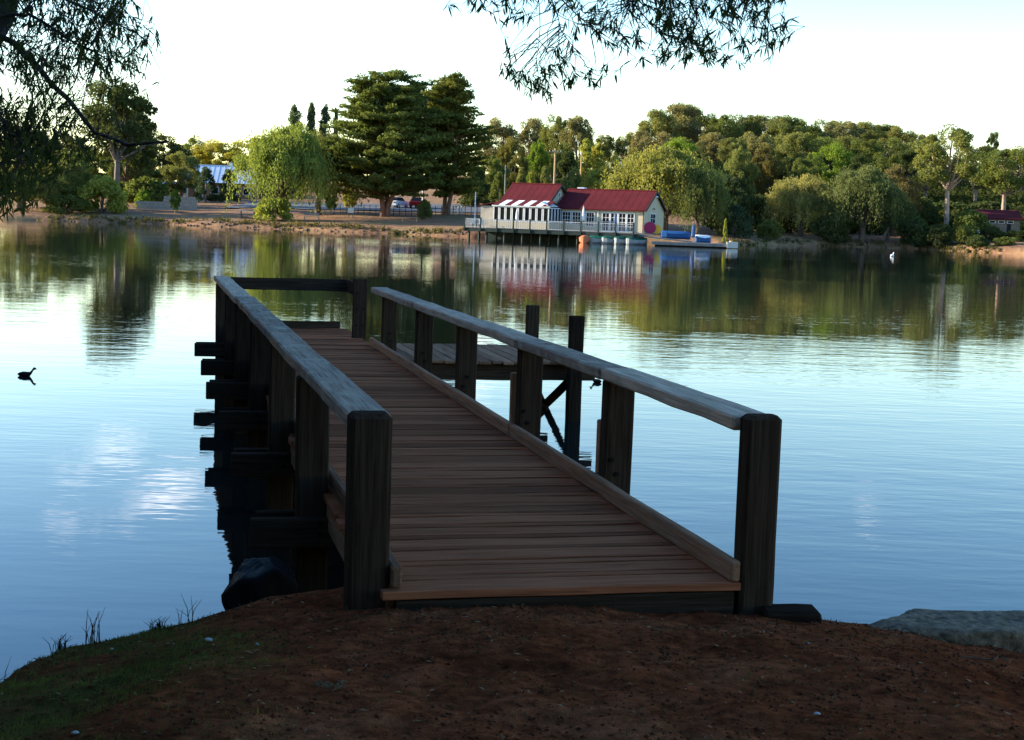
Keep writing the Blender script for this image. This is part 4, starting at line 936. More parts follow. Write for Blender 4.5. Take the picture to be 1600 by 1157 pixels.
def make_cypress(seed, H=17., W=14., stems=3, prof=((0, 1), (1, .4)), leaders=()):
    """flat shelves of foliage; prof = crown half-width against height, leaders = extra tops (x, y, relative height, relative spread)"""
    rng = np.random.default_rng(seed); mb = MB(); P = []; lob = rng.uniform(.84, 1.06, (6, 9))
    for k in range(stems):
        a_ = 2*math.pi*k/stems+.4; l = rng.uniform(.5, 1.6) if k else .1
        mb.tube([(.22*math.cos(a_), .22*math.sin(a_), -.8), (.32*math.cos(a_), .32*math.sin(a_), 1.0), (l*1.2*math.cos(a_), l*1.2*math.sin(a_), 4), (l*1.6*math.cos(a_), l*1.6*math.sin(a_), H*.75)], [.40, .28, .20, .06], 8, False)
    def shelf(c, a_, r):
        ca, sa = math.cos(a_), math.sin(a_); n_ = int(190*r); rr = r*np.sqrt(rng.uniform(0, 1, n_)); an = rng.uniform(0, 6.283, n_)
        q = np.stack([rr*np.cos(an)*1.35, rr*np.sin(an)*.85, np.abs(rng.normal(size=n_))*.20-.13*rr], -1)
        P.append(c+np.stack([q[:, 0]*ca-q[:, 1]*sa, q[:, 0]*sa+q[:, 1]*ca, q[:, 2]+q[:, 0]*.18], -1))
    for (ax, ay, top, spr) in ((0, 0, 1, 1),)+tuple(leaders):
        t = .17 if spr == 1 else .62
        while t < .985:
            env = W/2*spr*np.interp(t, [p[0] for p in prof], [p[1] for p in prof]); nb_ = max(4, int(3+env*.95)); ph = rng.uniform(0, 6.28)
            for b_ in range(nb_):
                a_ = ph+2*math.pi*b_/nb_+rng.normal()*.25; a_ %= 6.2832; L = env*rng.uniform(.62, 1.05)*lob[int(t*5.99), int(a_/6.2832*8.99)]; z0 = H*top*t+rng.normal()*.40; rise = rng.uniform(-.02, .2)*L; ca, sa = math.cos(a_), math.sin(a_)
                if rng.uniform() < .5: mb.tube([(ax, ay, z0-.6), (ax+ca*L*.5, ay+sa*L*.5, z0-.2), (ax+ca*L*.9, ay+sa*L*.9, z0+rise)], [.10, .06, .03], 4, False)
                npl = max(2, int(L/1.45))
                for pl in range(npl):
                    f = (pl+.8)/npl; shelf(np.array([ax+ca*L*f+rng.normal()*.25, ay+sa*L*f+rng.normal()*.25, z0+rise*f*f+rng.normal()*.14]), a_, rng.uniform(.6, 1.25)*(1 if spr == 1 else .75))
            t += rng.uniform(.030, .042)
    finish('cypress', mb, np.concatenate(P), .34, .45, 'rand', W, H)
def make_poplar(seed, H=14., W=2.4):
    rng = np.random.default_rng(seed); mb = MB(); mb.tube([(0, 0, -.8), (0, 0, H*.9)], [.25, .04], 6, False); P = []
    for t in np.linspace(.12, .98, 34):
        r = W/2*(.55+.45*math.sin(math.pi*min(1, t*.9+.05)))*rng.uniform(.75, 1.1)*(.75 if t > .93 else 1); a_ = rng.uniform(0, 6.28); P.append(np.array([math.cos(a_)*r*.45, math.sin(a_)*r*.45, H*t])+ball(150, (r*.75, r*.75, .85), rng, .3))
    finish('poplar', mb, np.concatenate(P), .34, .6, 'up', W, H)
def make_cone(seed, H=9., W=5.):
    rng = np.random.default_rng(seed); mb = MB(); mb.tube([(0, 0, -.8), (0, 0, H*.9)], [.22, .04], 6, False); P = []
    for k in range(46):
        t = rng.uniform(.05, .97); r = W/2*(1-t)**.65*.8; a_ = rng.uniform(0, 6.28); P.append(np.array([math.cos(a_)*r, math.sin(a_)*r, H*t])+ball(190, (.75, .75, .7), rng, .3))
    finish('cone', mb, np.concatenate(P), .33, .55, 'rand', W, H)
def make_shrub(seed, H=3., W=4., nclump=26):
    rng = np.random.default_rng(seed); mb = MB(); C = []
    for k in range(nclump):
        v = rng.normal(size=3); v /= np.linalg.norm(v); C.append(np.array([v[0]*W*.36, v[1]*W*.36, H*.35+abs(v[2])*H*.42-.1*H*rng.uniform(0, 3)*(abs(v[2]) < .4)]))
    mb.tube([(0, 0, -.4), (.1, 0, .6), (0, .1, H*.6)], [.12, .1, .03], 5, False); limbs(mb, (0, 0, .1), C[::3], .06, rng, .1)
    finish('shrub', mb, np.concatenate([c+ball(190, (.75, .75, .55), rng, .3) for c in C]), .27, .6, 'rand', W, H)
for s in (1, 2, 3, 4, 5): make_gum(s, bare=(.12, .2, .15, .24, .18)[s-1])
for s in (11, 12, 13): make_gum(s, 15., 9., (.34, .40, .30)[s-11], 46, 340, 'tallgum', 1.0)
for s in (1, 2, 3, 4): make_round(s)
for s in (1, 2, 3): make_willow(s)
make_cypress(1, 17, 14, 4, ((0, .8), (.24, .95), (.45, 1), (.63, .84), (.86, .55), (.98, .30)), ((-2.2, .5, .97, .4), (2.4, -.6, .98, .42)))
make_cypress(5, 17, 11, 2, ((0, .7), (.24, .9), (.4, 1), (.63, .9), (.8, .62), (.98, .25)), ((-1.9, 0, 1.03, .5), (3.2, .3, .92, .5)))
make_poplar(1); make_poplar(2); make_cone(1); make_cone(2)
for s in (1, 2, 3): make_shrub(s)

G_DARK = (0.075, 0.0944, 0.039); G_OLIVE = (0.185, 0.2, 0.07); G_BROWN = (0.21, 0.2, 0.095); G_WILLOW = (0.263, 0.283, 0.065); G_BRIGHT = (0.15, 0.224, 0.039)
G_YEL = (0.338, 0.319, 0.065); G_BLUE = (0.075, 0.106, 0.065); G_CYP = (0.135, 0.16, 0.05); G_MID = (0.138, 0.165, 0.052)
BARK = (.12, .085, .06); PALE = (.30, .24, .19); GREYB = (.16, .13, .11)
NM = dict(gum='gum_tree', tallgum='gum_tree', round='broadleaf_tree', willow='willow_tree', cypress='cypress_tree', poplar='poplar_tree', cone='conical_tree', shrub='shrub')
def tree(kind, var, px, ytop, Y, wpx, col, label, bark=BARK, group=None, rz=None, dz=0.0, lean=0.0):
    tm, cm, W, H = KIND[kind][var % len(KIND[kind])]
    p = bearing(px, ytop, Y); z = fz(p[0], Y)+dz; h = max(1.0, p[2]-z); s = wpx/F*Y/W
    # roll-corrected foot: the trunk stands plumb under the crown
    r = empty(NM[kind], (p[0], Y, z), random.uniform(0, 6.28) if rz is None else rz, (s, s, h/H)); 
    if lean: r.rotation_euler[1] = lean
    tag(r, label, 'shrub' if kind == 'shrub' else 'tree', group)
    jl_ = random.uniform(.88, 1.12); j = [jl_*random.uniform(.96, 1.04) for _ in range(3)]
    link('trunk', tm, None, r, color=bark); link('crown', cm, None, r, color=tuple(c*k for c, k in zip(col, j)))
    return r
# left shore
tree('tallgum', 0, 184, 116, 204, 150, G_DARK, 'tall dark gum with a bare trunk on the left shore behind the near leaves', GREYB)
tree('round', 1, 150, 232, 232, 120, G_MID, 'green tree filling behind the tall dark gum trunk', group='far left background trees')
tree('round', 3, 215, 238, 240, 90, G_OLIVE, 'olive tree right behind the tall dark gum', group='far left background trees')
tree('gum', 2, 100, 205, 245, 120, G_DARK, 'dark gum left behind the tall dark gum', group='far left background trees')
tree('gum', 0, 200, 150, 216, 90, G_DARK, 'second leafy dark gum crowding the tall bare trunked one', group='far left background trees')
tree('round', 0, 35, 200, 196, 150, G_MID, 'broad dark tree behind the hanging near leaves')
tree('round', 1, 95, 228, 190, 110, G_OLIVE, 'olive tree low on the shore under the near branches')
tree('willow', 0, 30, 258, 187, 120, G_OLIVE, 'drooping tree at the water on the picture\'s left edge')
tree('shrub', 0, 160, 272, 189, 80, G_WILLOW, 'yellow green bush at the foot of the tall dark gum')
tree('shrub', 1, 100, 300, 187, 70, G_MID, 'dark waterside bush left of the yellow green one')
tree('shrub', 2, 228, 274, 208, 75, G_MID, 'rounded green hedge mound left of the retaining wall')
tree('shrub', 0, 225, 296, 203, 28, G_BRIGHT, 'small bright bush on top of the retaining wall')
tree('round', 2, 255, 207, 262, 100, G_DARK, 'dark tree behind the rounded hedge mound')
tree('round', 3, 285, 232, 236, 70, G_OLIVE, 'olive tree beside the veranda house')
tree('round', 0, 340, 218, 300, 110, G_YEL, 'yellow green tree behind the pale metal roof')
tree('round', 1, 400, 212, 300, 120, G_YEL, 'taller yellow green tree between metal roof and willow')
tree('round', 2, 300, 212, 310, 70, G_MID, 'green tree far back left of the yellow green ones')
tree('round', 3, 274, 294, 192, 19, G_BRIGHT, 'little round young tree on the sunlit lawn', PALE)
tree('cone', 0, 322, 262, 226, 40, G_BLUE, 'young dark tree before the metal roofed house, nearer the veranda', PALE)
tree('cone', 1, 358, 266, 226, 38, G_BLUE, 'young dark tree before the metal roofed house, nearer the willow', PALE)
# willow group
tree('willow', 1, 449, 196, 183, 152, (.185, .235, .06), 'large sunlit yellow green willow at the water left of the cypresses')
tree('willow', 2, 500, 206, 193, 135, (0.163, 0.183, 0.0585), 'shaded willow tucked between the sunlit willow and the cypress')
tree('shrub', 1, 428, 304, 181, 60, G_WILLOW, 'low sunlit willow fringe touching the water')
for k, (px, yt, wd, lb) in enumerate(((462, 168, 26, 'widest of the four distant poplars'), (487, 164, 20, 'tallest of the four distant poplars'), (508, 168, 19, 'third distant poplar from the willow side'), (525, 172, 11, 'slimmest of the four distant poplars, next to the cypress'))):
    tree('poplar', k, px, yt, 330, wd, G_BLUE, lb, GREYB, 'distant poplars')
tree('cypress', 0, 607, 121, 191, 218, G_CYP, 'great spreading cypress with several stems, left of the pair', (.20, .10, .065), rz=.4)
tree('cypress', 1, 703, 127, 195, 146, (0.119, 0.13, 0.0364), 'darker cypress of the pair beside the boathouse', (.20, .12, .08), rz=2.0)
tree('round', 1, 518, 288, 196, 26, G_BRIGHT, 'young bright green tree on the lawn before the car park', PALE)
tree('round', 2, 547, 292, 205, 26, G_YEL, 'young yellowish tree by the car park fence', PALE)
tree('shrub', 2, 664, 310, 186, 24, G_MID, 'upright bush between the cypress trunks')
# behind the car park and boathouse
for k, (px, yt, Y, wd, c, lb) in enumerate(((785, 184, 285, 80, G_BROWN, 'rusty topped gum right beside the dark cypress'), (835, 185, 290, 70, G_BROWN, 'second rusty gum along the gap skyline'), (868, 178, 280, 62, G_OLIVE, 'airy gum standing above the utility pole'), (905, 180, 275, 62, G_BROWN, 'tall gum ending the left skyline before the dip'), (945, 208, 300, 50, G_OLIVE, 'low gum in the dip of the skyline'), (978, 206, 300, 52, G_OLIVE, 'olive gum at the right of the skyline dip'), (1005, 204, 295, 50, G_BROWN, 'brown gum where the wooded hill begins'))):
    tree('gum', k, px, yt, Y, wd, c, lb, PALE, 'gums behind the boathouse')
for k, (kind, px, yt, Y, wd, c, lb) in enumerate((('round', 800, 214, 240, 58, (0.15, 0.142, 0.0455), 'rounded dark tree with a golden edge behind the car park'), ('round', 842, 214, 246, 44, G_BRIGHT, 'fresh green round tree left of the utility pole'), ('gum', 880, 222, 240, 50, G_MID, 'green gum just right of the utility pole'), ('cone', 888, 240, 226, 56, G_DARK, 'dark conifer behind the boathouse ridge'),
        ('poplar', 918, 220, 244, 30, G_WILLOW, 'slim pale tree beyond the second pole'), ('poplar', 934, 226, 240, 24, G_YEL, 'brightest yellow slim tree above the boathouse'), ('round', 960, 240, 232, 50, G_MID, 'green tree left of the cream house corner'), ('cone', 815, 264, 200, 28, G_OLIVE, 'first small conical bush behind the tall wing roof'), ('cone', 832, 268, 198, 22, G_YEL, 'yellow small bush behind the tall wing roof'), ('cone', 852, 262, 199, 28, G_OLIVE, 'small conical bush beside the utility pole foot'),
        ('round', 895, 262, 186, 46, G_OLIVE, 'rounded olive bush behind the main ridge'), ('round', 930, 258, 184, 56, G_WILLOW, 'rounded sunlit bush behind the main ridge'), ('cone', 780, 270, 205, 36, G_MID, 'green bush behind the stone annexe'), ('round', 770, 240, 226, 60, G_MID, 'green tree filling between cypress and boathouse'), ('cone', 745, 262, 222, 50, G_DARK, 'dark tree behind the car park right of the cypress trunk'))):
    tree(kind, k, px, yt, Y, wd, c, lb, GREYB, 'trees behind the boathouse')
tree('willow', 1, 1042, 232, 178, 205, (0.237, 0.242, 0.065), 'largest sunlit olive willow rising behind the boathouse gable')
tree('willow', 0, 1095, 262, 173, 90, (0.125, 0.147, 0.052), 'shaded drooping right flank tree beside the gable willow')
tree('round', 3, 1065, 208, 235, 80, G_BRIGHT, 'bright green tree on the slope above the gable willow')
tree('round', 2, 1100, 224, 222, 60, G_DARK, 'dark round tree right of the bright slope tree')
# hill: skyline then middle rows
HS = [(1035, 172, 62), (1062, 160, 72), (1100, 168, 62), (1135, 178, 58), (1165, 176, 60), (1198, 180, 58), (1230, 179, 60), (1262, 186, 56), (1292, 186, 58), (1322, 186, 56), (1352, 191, 56), (1382, 193, 56), (1412, 197, 54), (1436, 208, 48)]
ORD = ['first', 'second', 'third', 'fourth', 'fifth', 'sixth', 'seventh', 'eighth', 'ninth', 'tenth', 'eleventh', 'twelfth', 'thirteenth', 'fourteenth', 'fifteenth', 'sixteenth']
for k, (px, yt, wd) in enumerate(HS):
    tree('gum', k*2+1, px, yt, 318+(k % 3)*9, wd*1.4, (G_OLIVE, G_BROWN, G_OLIVE, G_MID)[k % 4], ORD[k]+' gum from the boathouse end along the hill skyline', PALE, 'gums on the hill skyline')
HM = [(1025, 206, 60, G_BROWN), (1060, 214, 60, G_OLIVE), (1118, 208, 60, G_BROWN), (1150, 212, 58, G_OLIVE), (1182, 206, 58, G_BROWN), (1216, 212, 60, G_OLIVE), (1250, 206, 60, G_OLIVE), (1285, 214, 60, G_MID), (1318, 210, 58, G_OLIVE), (1350, 216, 62, G_MID), (1386, 214, 62, G_MID), (1420, 222, 60, G_OLIVE)]
for k, (px, yt, wd, c) in enumerate(HM):
    tree('gum', k*3, px, yt, 276+(k % 3)*7, wd*1.4, c, ORD[k]+' gum from the boathouse end in the row below the hill skyline', PALE, 'gums in the second hill row')
HL = [('round', 1160, 224, 50, G_OLIVE, 'round olive tree on the lower slope above the gable willow\'s side'), ('round', 1196, 226, 66, (0.125, 0.106, 0.039), 'large golden olive tree midway up the slope'), ('cone', 1232, 248, 54, G_DARK, 'dark conifer between the olive and the bright green slope trees'), ('round', 1300, 222, 88, G_BRIGHT, 'brightest green leafy tree in the middle of the slope'),
      ('round', 1262, 236, 56, G_MID, 'green tree just left of the brightest slope tree'), ('round', 1345, 240, 66, G_DARK, 'dark tree right of the brightest slope tree'), ('gum', 1385, 238, 70, G_MID, 'gum on the lower slope before the pale trunked gum'), ('gum', 1425, 232, 62, G_DARK, 'dark gum close behind the pale trunked gum'), ('round', 1140, 256, 60, G_BLUE, 'blue green tree right of the gable willow')]
for k, (kind, px, yt, wd, c, lb) in enumerate(HL): tree(kind, k+1, px, yt, 228+(k % 4)*5, wd*1.15, c, lb, GREYB, 'trees on the lower slope')
# right shore
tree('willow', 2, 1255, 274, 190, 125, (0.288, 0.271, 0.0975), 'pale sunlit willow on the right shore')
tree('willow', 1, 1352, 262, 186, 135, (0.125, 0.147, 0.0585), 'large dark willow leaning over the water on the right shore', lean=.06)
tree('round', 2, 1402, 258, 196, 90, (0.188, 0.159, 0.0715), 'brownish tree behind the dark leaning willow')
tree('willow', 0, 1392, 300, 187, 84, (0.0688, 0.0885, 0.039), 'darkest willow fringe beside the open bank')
tree('tallgum', 4, 1488, 197, 196, 118, G_OLIVE, 'big gum with glowing pale trunk on the right shore', (.46, .33, .24), rz=1.0)
tree('tallgum', 1, 1575, 230, 204, 110, G_MID, 'gum with reddish trunk at the right edge', (.34, .23, .17), rz=2.2)
tree('tallgum', 3, 1530, 222, 232, 90, G_DARK, 'dark gum between the pale trunked gum and the edge gum', GREYB)
tree('tallgum', 2, 1450, 225, 236, 80, G_DARK, 'dark gum left behind the pale trunked gum', GREYB)
tree('tallgum', 0, 1553, 203, 330, 26, G_DARK, 'spindly lone tree breaking the skyline near the right edge', GREYB)
tree('gum', 3, 1600, 232, 262, 100, G_MID, 'gum cut by the right edge of the picture', GREYB)
SHR = [(1150, 318, 176, 60, G_BLUE, 'blue green bush on the lawn behind the low landing'), (1175, 296, 192, 70, G_DARK, 'dark bush behind the lawn left of the pale willow'), (1205, 342, 178, 44, G_MID, 'small bush on the bank left of the pale willow'), (1212, 300, 196, 70, G_DARK, 'dark thicket bush between lawn and pale willow'), (1300, 330, 186, 60, G_DARK, 'dark bush between the pale and the leaning willow'), (1305, 290, 200, 80, G_MID, 'green bush rising behind the two right willows'),
       (1432, 336, 183, 56, G_DARK, 'dark bush added to shade the bank just right of the darkest willow'), (1470, 346, 181, 44, G_DARK, 'dark bush added to shade the bank below the glowing gum trunk'), (1508, 350, 180, 44, G_MID, 'bush added to shade the bank between the two white posts'), (1550, 352, 181, 46, G_DARK, 'dark bush added to shade the bank below the stone hut'), (1590, 358, 179, 40, G_DARK, 'dark bush added to shade the bank at the right edge'), (1528, 366, 176, 36, G_DARK, 'low bush added to shade the waterline left of the bare bank'), (1572, 370, 175.5, 40, G_MID, 'low bush added to shade the waterline on the bare bank'),  # these waterside bushes are added to cover the sunny bank and shade it
       (1440, 300, 200, 60, G_DARK, 'dark bush on the slope left of the pale gum trunk'), (1520, 326, 192, 56, G_MID, 'sunlit bush between pale gum and stone hut'), (1590, 342, 194, 50, G_OLIVE, 'bush at the end of the stone hut'), (1545, 310, 214, 90, G_DARK, 'dark thicket behind the stone hut'), (1480, 312, 214, 90, G_DARK, 'dark thicket behind the pale gum trunk'), (1120, 290, 186, 60, G_DARK, 'dark bush under the gable willow\'s right side')]
for k, (px, yt, Y, wd, c, lb) in enumerate(SHR): tree('shrub', k, px, yt, Y, wd, c, lb, GREYB, 'bushes on the right shore')
tree('cone', 0, 1134, 342, 168, 9, G_YEL, 'tiny young tree on the lawn behind the low landing', PALE)
# leaning bare trunk of the dark willow
lp0 = bearing(1376, 382, 184.5); lp1 = bearing(1392, 350, 185)
tag(link('leaning_trunk', MB().tube([(0, 0, -.3), (.5, .1, 1.0), (lp1[0]-lp0[0], .3, lp1[2]-lp0[2])], [.2, .17, .1], 7).mesh('leaning_trunk', True), M['bark'], None, (lp0[0], 184.5, fz(lp0[0], 184.5)), color=GREYB), 'bare leaning trunk under the dark waterside willow', 'trunk')
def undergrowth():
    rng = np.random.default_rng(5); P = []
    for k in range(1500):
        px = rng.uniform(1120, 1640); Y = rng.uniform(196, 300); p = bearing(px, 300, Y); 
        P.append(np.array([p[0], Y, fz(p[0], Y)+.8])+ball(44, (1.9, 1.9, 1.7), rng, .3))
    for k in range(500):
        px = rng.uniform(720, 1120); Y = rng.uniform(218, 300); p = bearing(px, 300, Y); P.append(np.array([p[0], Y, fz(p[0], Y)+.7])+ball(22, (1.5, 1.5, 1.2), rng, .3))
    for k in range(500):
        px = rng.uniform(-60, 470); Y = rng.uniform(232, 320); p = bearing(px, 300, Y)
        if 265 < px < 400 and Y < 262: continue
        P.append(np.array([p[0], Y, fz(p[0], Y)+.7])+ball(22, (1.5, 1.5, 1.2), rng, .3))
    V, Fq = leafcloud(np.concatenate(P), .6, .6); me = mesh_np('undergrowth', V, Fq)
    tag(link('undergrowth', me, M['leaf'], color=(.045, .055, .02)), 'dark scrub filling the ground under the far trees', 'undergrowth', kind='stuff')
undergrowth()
def far_fringe():
    rng = np.random.default_rng(9); P = []
    for k in range(420):
        px = rng.uniform(60, 720) if k % 3 else rng.uniform(1140, 1600); p = bearing(px, 350, 178); X = p[0]
        Y = float(np.interp(X, SX, SY)); X = X*Y/178; Y = float(np.interp(X, SX, SY))+rng.uniform(.0, 1.2); s = rng.uniform(.15, .5)
        P.append(np.array([X, Y, max(fz(X, Y), 0)+s*.4])+ball(14, (s, s, s*.8), rng, .2))
    V, Fq = leafcloud(np.concatenate(P), .26, .4, 'up'); tag(link('shore_grass', mesh_np('shore_grass', V, Fq), M['leaf'], color=(.10, .095, .035)), 'ragged grass fringe along the far water\'s edge', 'grass', kind='stuff')
far_fringe()

# wooded near bank outside the view, which keeps the jetty in shade ----------
def near_wood():
    rng = np.random.default_rng(21); P = []; mb = MB(); spots = []
    for k in range(38): Y = rng.uniform(6, 40); spots.append((-(.36*Y+9)-rng.uniform(0, 16), Y, rng.uniform(13, 18)))
    for k in range(30): spots.append((rng.uniform(-20, 20), rng.uniform(-17, -7), rng.uniform(11, 17)))
    for k in range(26): spots.append((rng.uniform(-26, -13), rng.uniform(-3, 13), rng.uniform(9, 15)))
    for (X, Y, h) in spots:
        mb.tube([(X, Y, -.2), (X+.2, Y, h*.5), (X, Y, h*.9)], [.4, .3, .1], 7, False)
        for j in range(24):
            v = rng.normal(size=3); v /= np.linalg.norm(v); P.append(np.array([X, Y, h*.54])+v*np.array([3.4, 3.4, h*.44])*rng.uniform(.4, .95)+ball(100, (1.5, 1.5, 1.2), rng, .2))
    V, Fq = leafcloud(np.concatenate(P), .66, .65); me = mesh_np('woodland', V, Fq); me.materials.append(M['leaf'])
    o = link('woodland', me, color=(.05, .065, .02)); tag(o, 'dense wood on the near bank outside the picture', 'woodland', kind='stuff')
    tag(link('woodland_trunks', mb.mesh('woodland_trunks'), M['bark'], o, color=BARK), kind='stuff')
near_wood()
# ------------------------------------------------------------------ overhanging near tree
def near_tree():
    rng = np.random.default_rng(31)
    root = empty('overhanging_tree', (-5.7, 7.6, .5)); tag(root, 'near tree with lance shaped leaves hanging over the top of the picture', 'tree'); O = np.array([-5.7, 7.6, .5])
    def pt(px, py, Y): return bearing(px, py, Y)
    L1 = [pt(-60, 30, 10.6), pt(10, 62, 10.5), pt(60, 105, 10.4), pt(115, 162, 10.3), pt(150, 205, 10.3), pt(192, 226, 10.2), pt(262, 222, 10.1)]
    trunk = [O+np.array([0, 0, -.6]), O+np.array([.2, .6, 1.2]), pt(-70, 130, 10.4), pt(-8, 20, 10.7), pt(18, -70, 10.9), pt(90, -260, 11.0)]
    TOP = [pt(30, -120, 11), pt(250, -190, 10.8), pt(520, -170, 10.5), pt(800, -150, 10.2), pt(1060, -110, 10.0), pt(1230, -70, 9.9)]
    Ls = [L1, [pt(18, -60, 10.9), pt(90, -10, 10.5), pt(160, 25, 10.3), pt(225, 62, 10.2)], [pt(-10, 30, 10.6), pt(40, 20, 10.0), pt(110, 60, 9.8), pt(170, 95, 9.8)], [pt(-70, 130, 10.4), pt(-10, 175, 9.9), pt(30, 215, 9.7), pt(50, 255, 9.6)], TOP,
          [pt(800, -150, 10.2), pt(880, 5, 10.3), pt(905, 25, 10.3), pt(920, 36, 10.3)], [pt(1060, -110, 10.0), pt(985, 5, 10.0), pt(1010, 30, 10.0), pt(1030, 52, 10)], [pt(690, -160, 10.3), pt(835, -20, 10.5), pt(842, 30, 10.5), pt(838, 90, 10.5), pt(832, 125, 10.5)], [pt(830, -140, 10.2), pt(865, 10, 10.2), pt(876, 42, 10.2), pt(900, 85, 10.2), pt(925, 118, 10.2)],
          [pt(1120, -100, 10.0), pt(1160, 0, 10.1), pt(1190, 30, 10.1), pt(1210, 45, 10.1)], [pt(1090, -100, 10.0), pt(1080, -10, 10.2), pt(1070, 40, 10.2), pt(1085, 80, 10.2)], [pt(720, -160, 10.3), pt(745, -40, 10.4), pt(770, -5, 10.4)]]
    mb = MB(); mb.tube(trunk, [.26, .21, .17, .14, .12, .08], 10, False)
    tr = link('trunk', mb.mesh('trunk', True), M['bark'], root, tuple(-O), color=(.05, .04, .035))
    def resample(pl, n):
        pl = np.array(pl); s = np.concatenate([[0], np.cumsum(np.linalg.norm(np.diff(pl, axis=0), axis=1))]); t = np.linspace(0, s[-1], n)
        return np.stack([np.interp(t, s, pl[:, k]) for k in range(3)], -1)
    lb = MB(); SK = []
    for i, l in enumerate(Ls):
        q = resample(l, 14); q[1:-1] += rng.normal(size=(12, 3))*.012
        r0 = (.026, .014, .016, .018, .07, .010, .010, .0055, .0055, .008, .008, .008)[i]; lb.tube(q, list(np.linspace(r0, r0*.35, 14)), 6, False); SK.append(resample(l, 60))
    link('limb', lb.mesh('limb', True), M['bark'], root, tuple(-O), color=(.045, .036, .03))
    SKa = np.concatenate(SK)
    tw = MB(); LV = []; LA = []; LS = []
    def twig(tip, ln, nl, droop=.75, conn=True, start=None):
        tip = np.asarray(tip); 
        d = rng.normal(size=3)*np.array([.7, .5, .3])+np.array([0, 0, -droop]); d /= np.linalg.norm(d); s = tip-d*ln
        if conn:
            near = SKa[np.argmin(np.linalg.norm(SKa-s-np.array([0, 0, .15]), axis=1))]
            if np.linalg.norm(near-s) < 1.4:
                mid = (near+s)/2+np.array([0, 0, .06*np.linalg.norm(near-s)])+rng.normal(size=3)*.02; tw.tube([near, mid, s], [.0035, .0028, .002], 3, False)
        m_ = s+(tip-s)*.5+np.array([0, 0, .12*ln]); pl = resample([s, m_, tip], 8); tw.tube(pl, list(np.linspace(.0022, .001, 8)), 3, False)
        for k in range(nl):
            t = .12+.88*rng.uniform()**.7; b = np.array([np.interp(t, np.linspace(0, 1, 8), pl[:, j]) for j in range(3)])
            a = rng.normal(size=3)*.55+d*.7+np.array([0, 0, -.45]); a /= np.linalg.norm(a); LV.append(b); LA.append(a); LS.append(rng.uniform(.045, .082))
    def region(n, x0, x1, y0, y1, Y0, Y1, ln=(.12, .3), nl=(9, 16), droop=.75, f=None):
        c = 0
        while c < n:
            x, y = rng.uniform(x0, x1), rng.uniform(y0, y1)
            if f and not f(x, y): continue
            twig(pt(x, y, rng.uniform(Y0, Y1)), rng.uniform(*ln), int(rng.integers(*nl)), droop); c += 1
    region(230, -40, 232, -30, 118, 9.5, 11.0, f=lambda x, y: y < 122-.0022*max(0, x-60)**1.9*.3 and (x < 190 or rng.uniform() < .5))
    region(26, 150, 250, 30, 112, 9.8, 10.4, f=lambda x, y: y > .28*(x-150))
    region(75, -30, 110, 95, 210, 9.4, 10.8, nl=(7, 13))
    region(22, 95, 235, 105, 165, 9.8, 10.4, nl=(5, 10), f=lambda x, y: x > 120 or y < 150)
    region(180, -40, 75, 190, 340, 9.2, 10.4, (.15, .4), f=lambda x, y: x < 75-(y-250)*.35 if y > 250 else True)
    region(60, 40, 150, 190, 268, 9.6, 10.4, nl=(7, 13))
    region(12, 130, 225, 205, 250, 10, 10.4, nl=(4, 9))
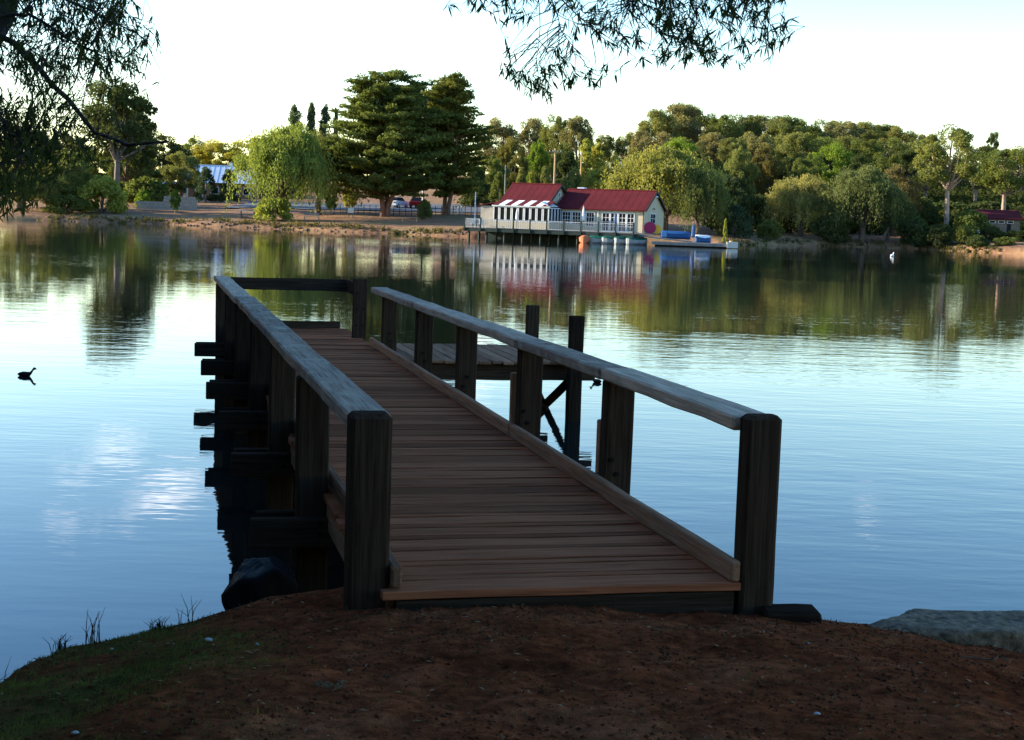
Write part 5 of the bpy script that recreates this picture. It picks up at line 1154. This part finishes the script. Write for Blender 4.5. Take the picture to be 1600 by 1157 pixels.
    for (x, y, sx, sy, n) in ((745, 4, 40, 10, 7), (805, 12, 32, 26, 14), (792, 32, 12, 10, 4), (860, 12, 35, 28, 16), (920, 35, 38, 28, 24), (945, 55, 18, 16, 7), (790, 108, 22, 10, 4), (812, 128, 30, 14, 11), (835, 140, 18, 14, 8), (868, 112, 22, 14, 9), (895, 132, 22, 8, 6), (918, 122, 14, 8, 4), (945, 118, 14, 8, 3), (935, 134, 12, 6, 2), (852, 152, 12, 5, 3), (795, 80, 8, 8, 2), (868, 88, 10, 8, 3), (898, 85, 6, 5, 1),
            (1015, 20, 40, 30, 26), (1055, 45, 40, 36, 34), (1085, 70, 34, 24, 20), (970, 72, 20, 10, 6), (1000, 68, 20, 10, 7), (1025, 94, 34, 8, 9), (1070, 92, 22, 10, 7), (1118, 84, 16, 14, 7), (1128, 98, 14, 8, 4), (1145, 30, 18, 28, 9), (1165, 84, 16, 12, 6), (1185, 25, 24, 30, 18), (1195, 65, 20, 18, 11), (1215, 50, 12, 14, 5), (1120, 20, 28, 22, 12), (980, 5, 30, 12, 8), (1100, 5, 60, 10, 12), (1165, 2, 60, 8, 8)):
        for k in range(n): twig(pt(x+rng.normal()*sx*.55, y+rng.normal()*sy*.55, rng.uniform(9.8, 10.5)), rng.uniform(.08, .2), int(rng.integers(6, 12)), .7)
    # the tree's main crown, spreading overhead above the view
    C = []; cb = MB()
    for k in range(62):
        x = rng.uniform(-11, 8); y = rng.uniform(-5, 13.5); z = 7.4+.25*max(0, y-7)+rng.uniform(0, 4.5)*(1-.5*abs(x+1.5)/10); C.append(np.array([x, y, z]))
    hub = np.array([-4.2, 9.5, 7.2])
    cb.tube([trunk[-2], hub], [.12, .1], 7, False)
    for c in C[::4]: cb.tube([hub, (hub+c)/2+np.array([0, 0, .5]), c], [.08, .05, .015], 5, False)
    link('crown_limb', cb.mesh('crown_limb'), M['bark'], root, tuple(-O), color=(.05, .04, .03))
    V, Fq = leafcloud(np.concatenate([c+ball(190, (1.5, 1.5, .9), rng, .2) for c in C]), .30, .45)
    link('crown', mesh_np('crown', V, Fq), M['near_leaf'], root, tuple(-O), color=(.075, .10, .035))
    link('twig', tw.mesh('twig'), M['bark'], root, tuple(-O), color=(.05, .04, .03))
    b = np.array(LV); a = np.array(LA); s = np.array(LS)[:, None]; n = len(b); e = rng.normal(size=(n, 3)); e -= a*np.sum(a*e, 1)[:, None]; e /= np.linalg.norm(e, axis=1)[:, None]; w = s*.08
    bend = np.array([0, 0, -1.])*s*.12
    V = np.stack([b, b+a*s*.35+e*w, b+a*s*.35-e*w, b+a*s*.7+e*w*.75+bend*.4, b+a*s*.7-e*w*.75+bend*.4, b+a*s+bend], 1).reshape(-1, 3)
    k = np.arange(n)[:, None]*6
    T = np.concatenate([k+np.array([[0, 1, 2]]), k+np.array([[1, 3, 2]]), k+np.array([[2, 3, 4]]), k+np.array([[3, 5, 4]])], 0)
    o = link('leaves', mesh_np('leaves', V, T), M['near_leaf'], root, tuple(-O), color=(.075, .10, .035)); o['kind'] = 'stuff'
near_tree()
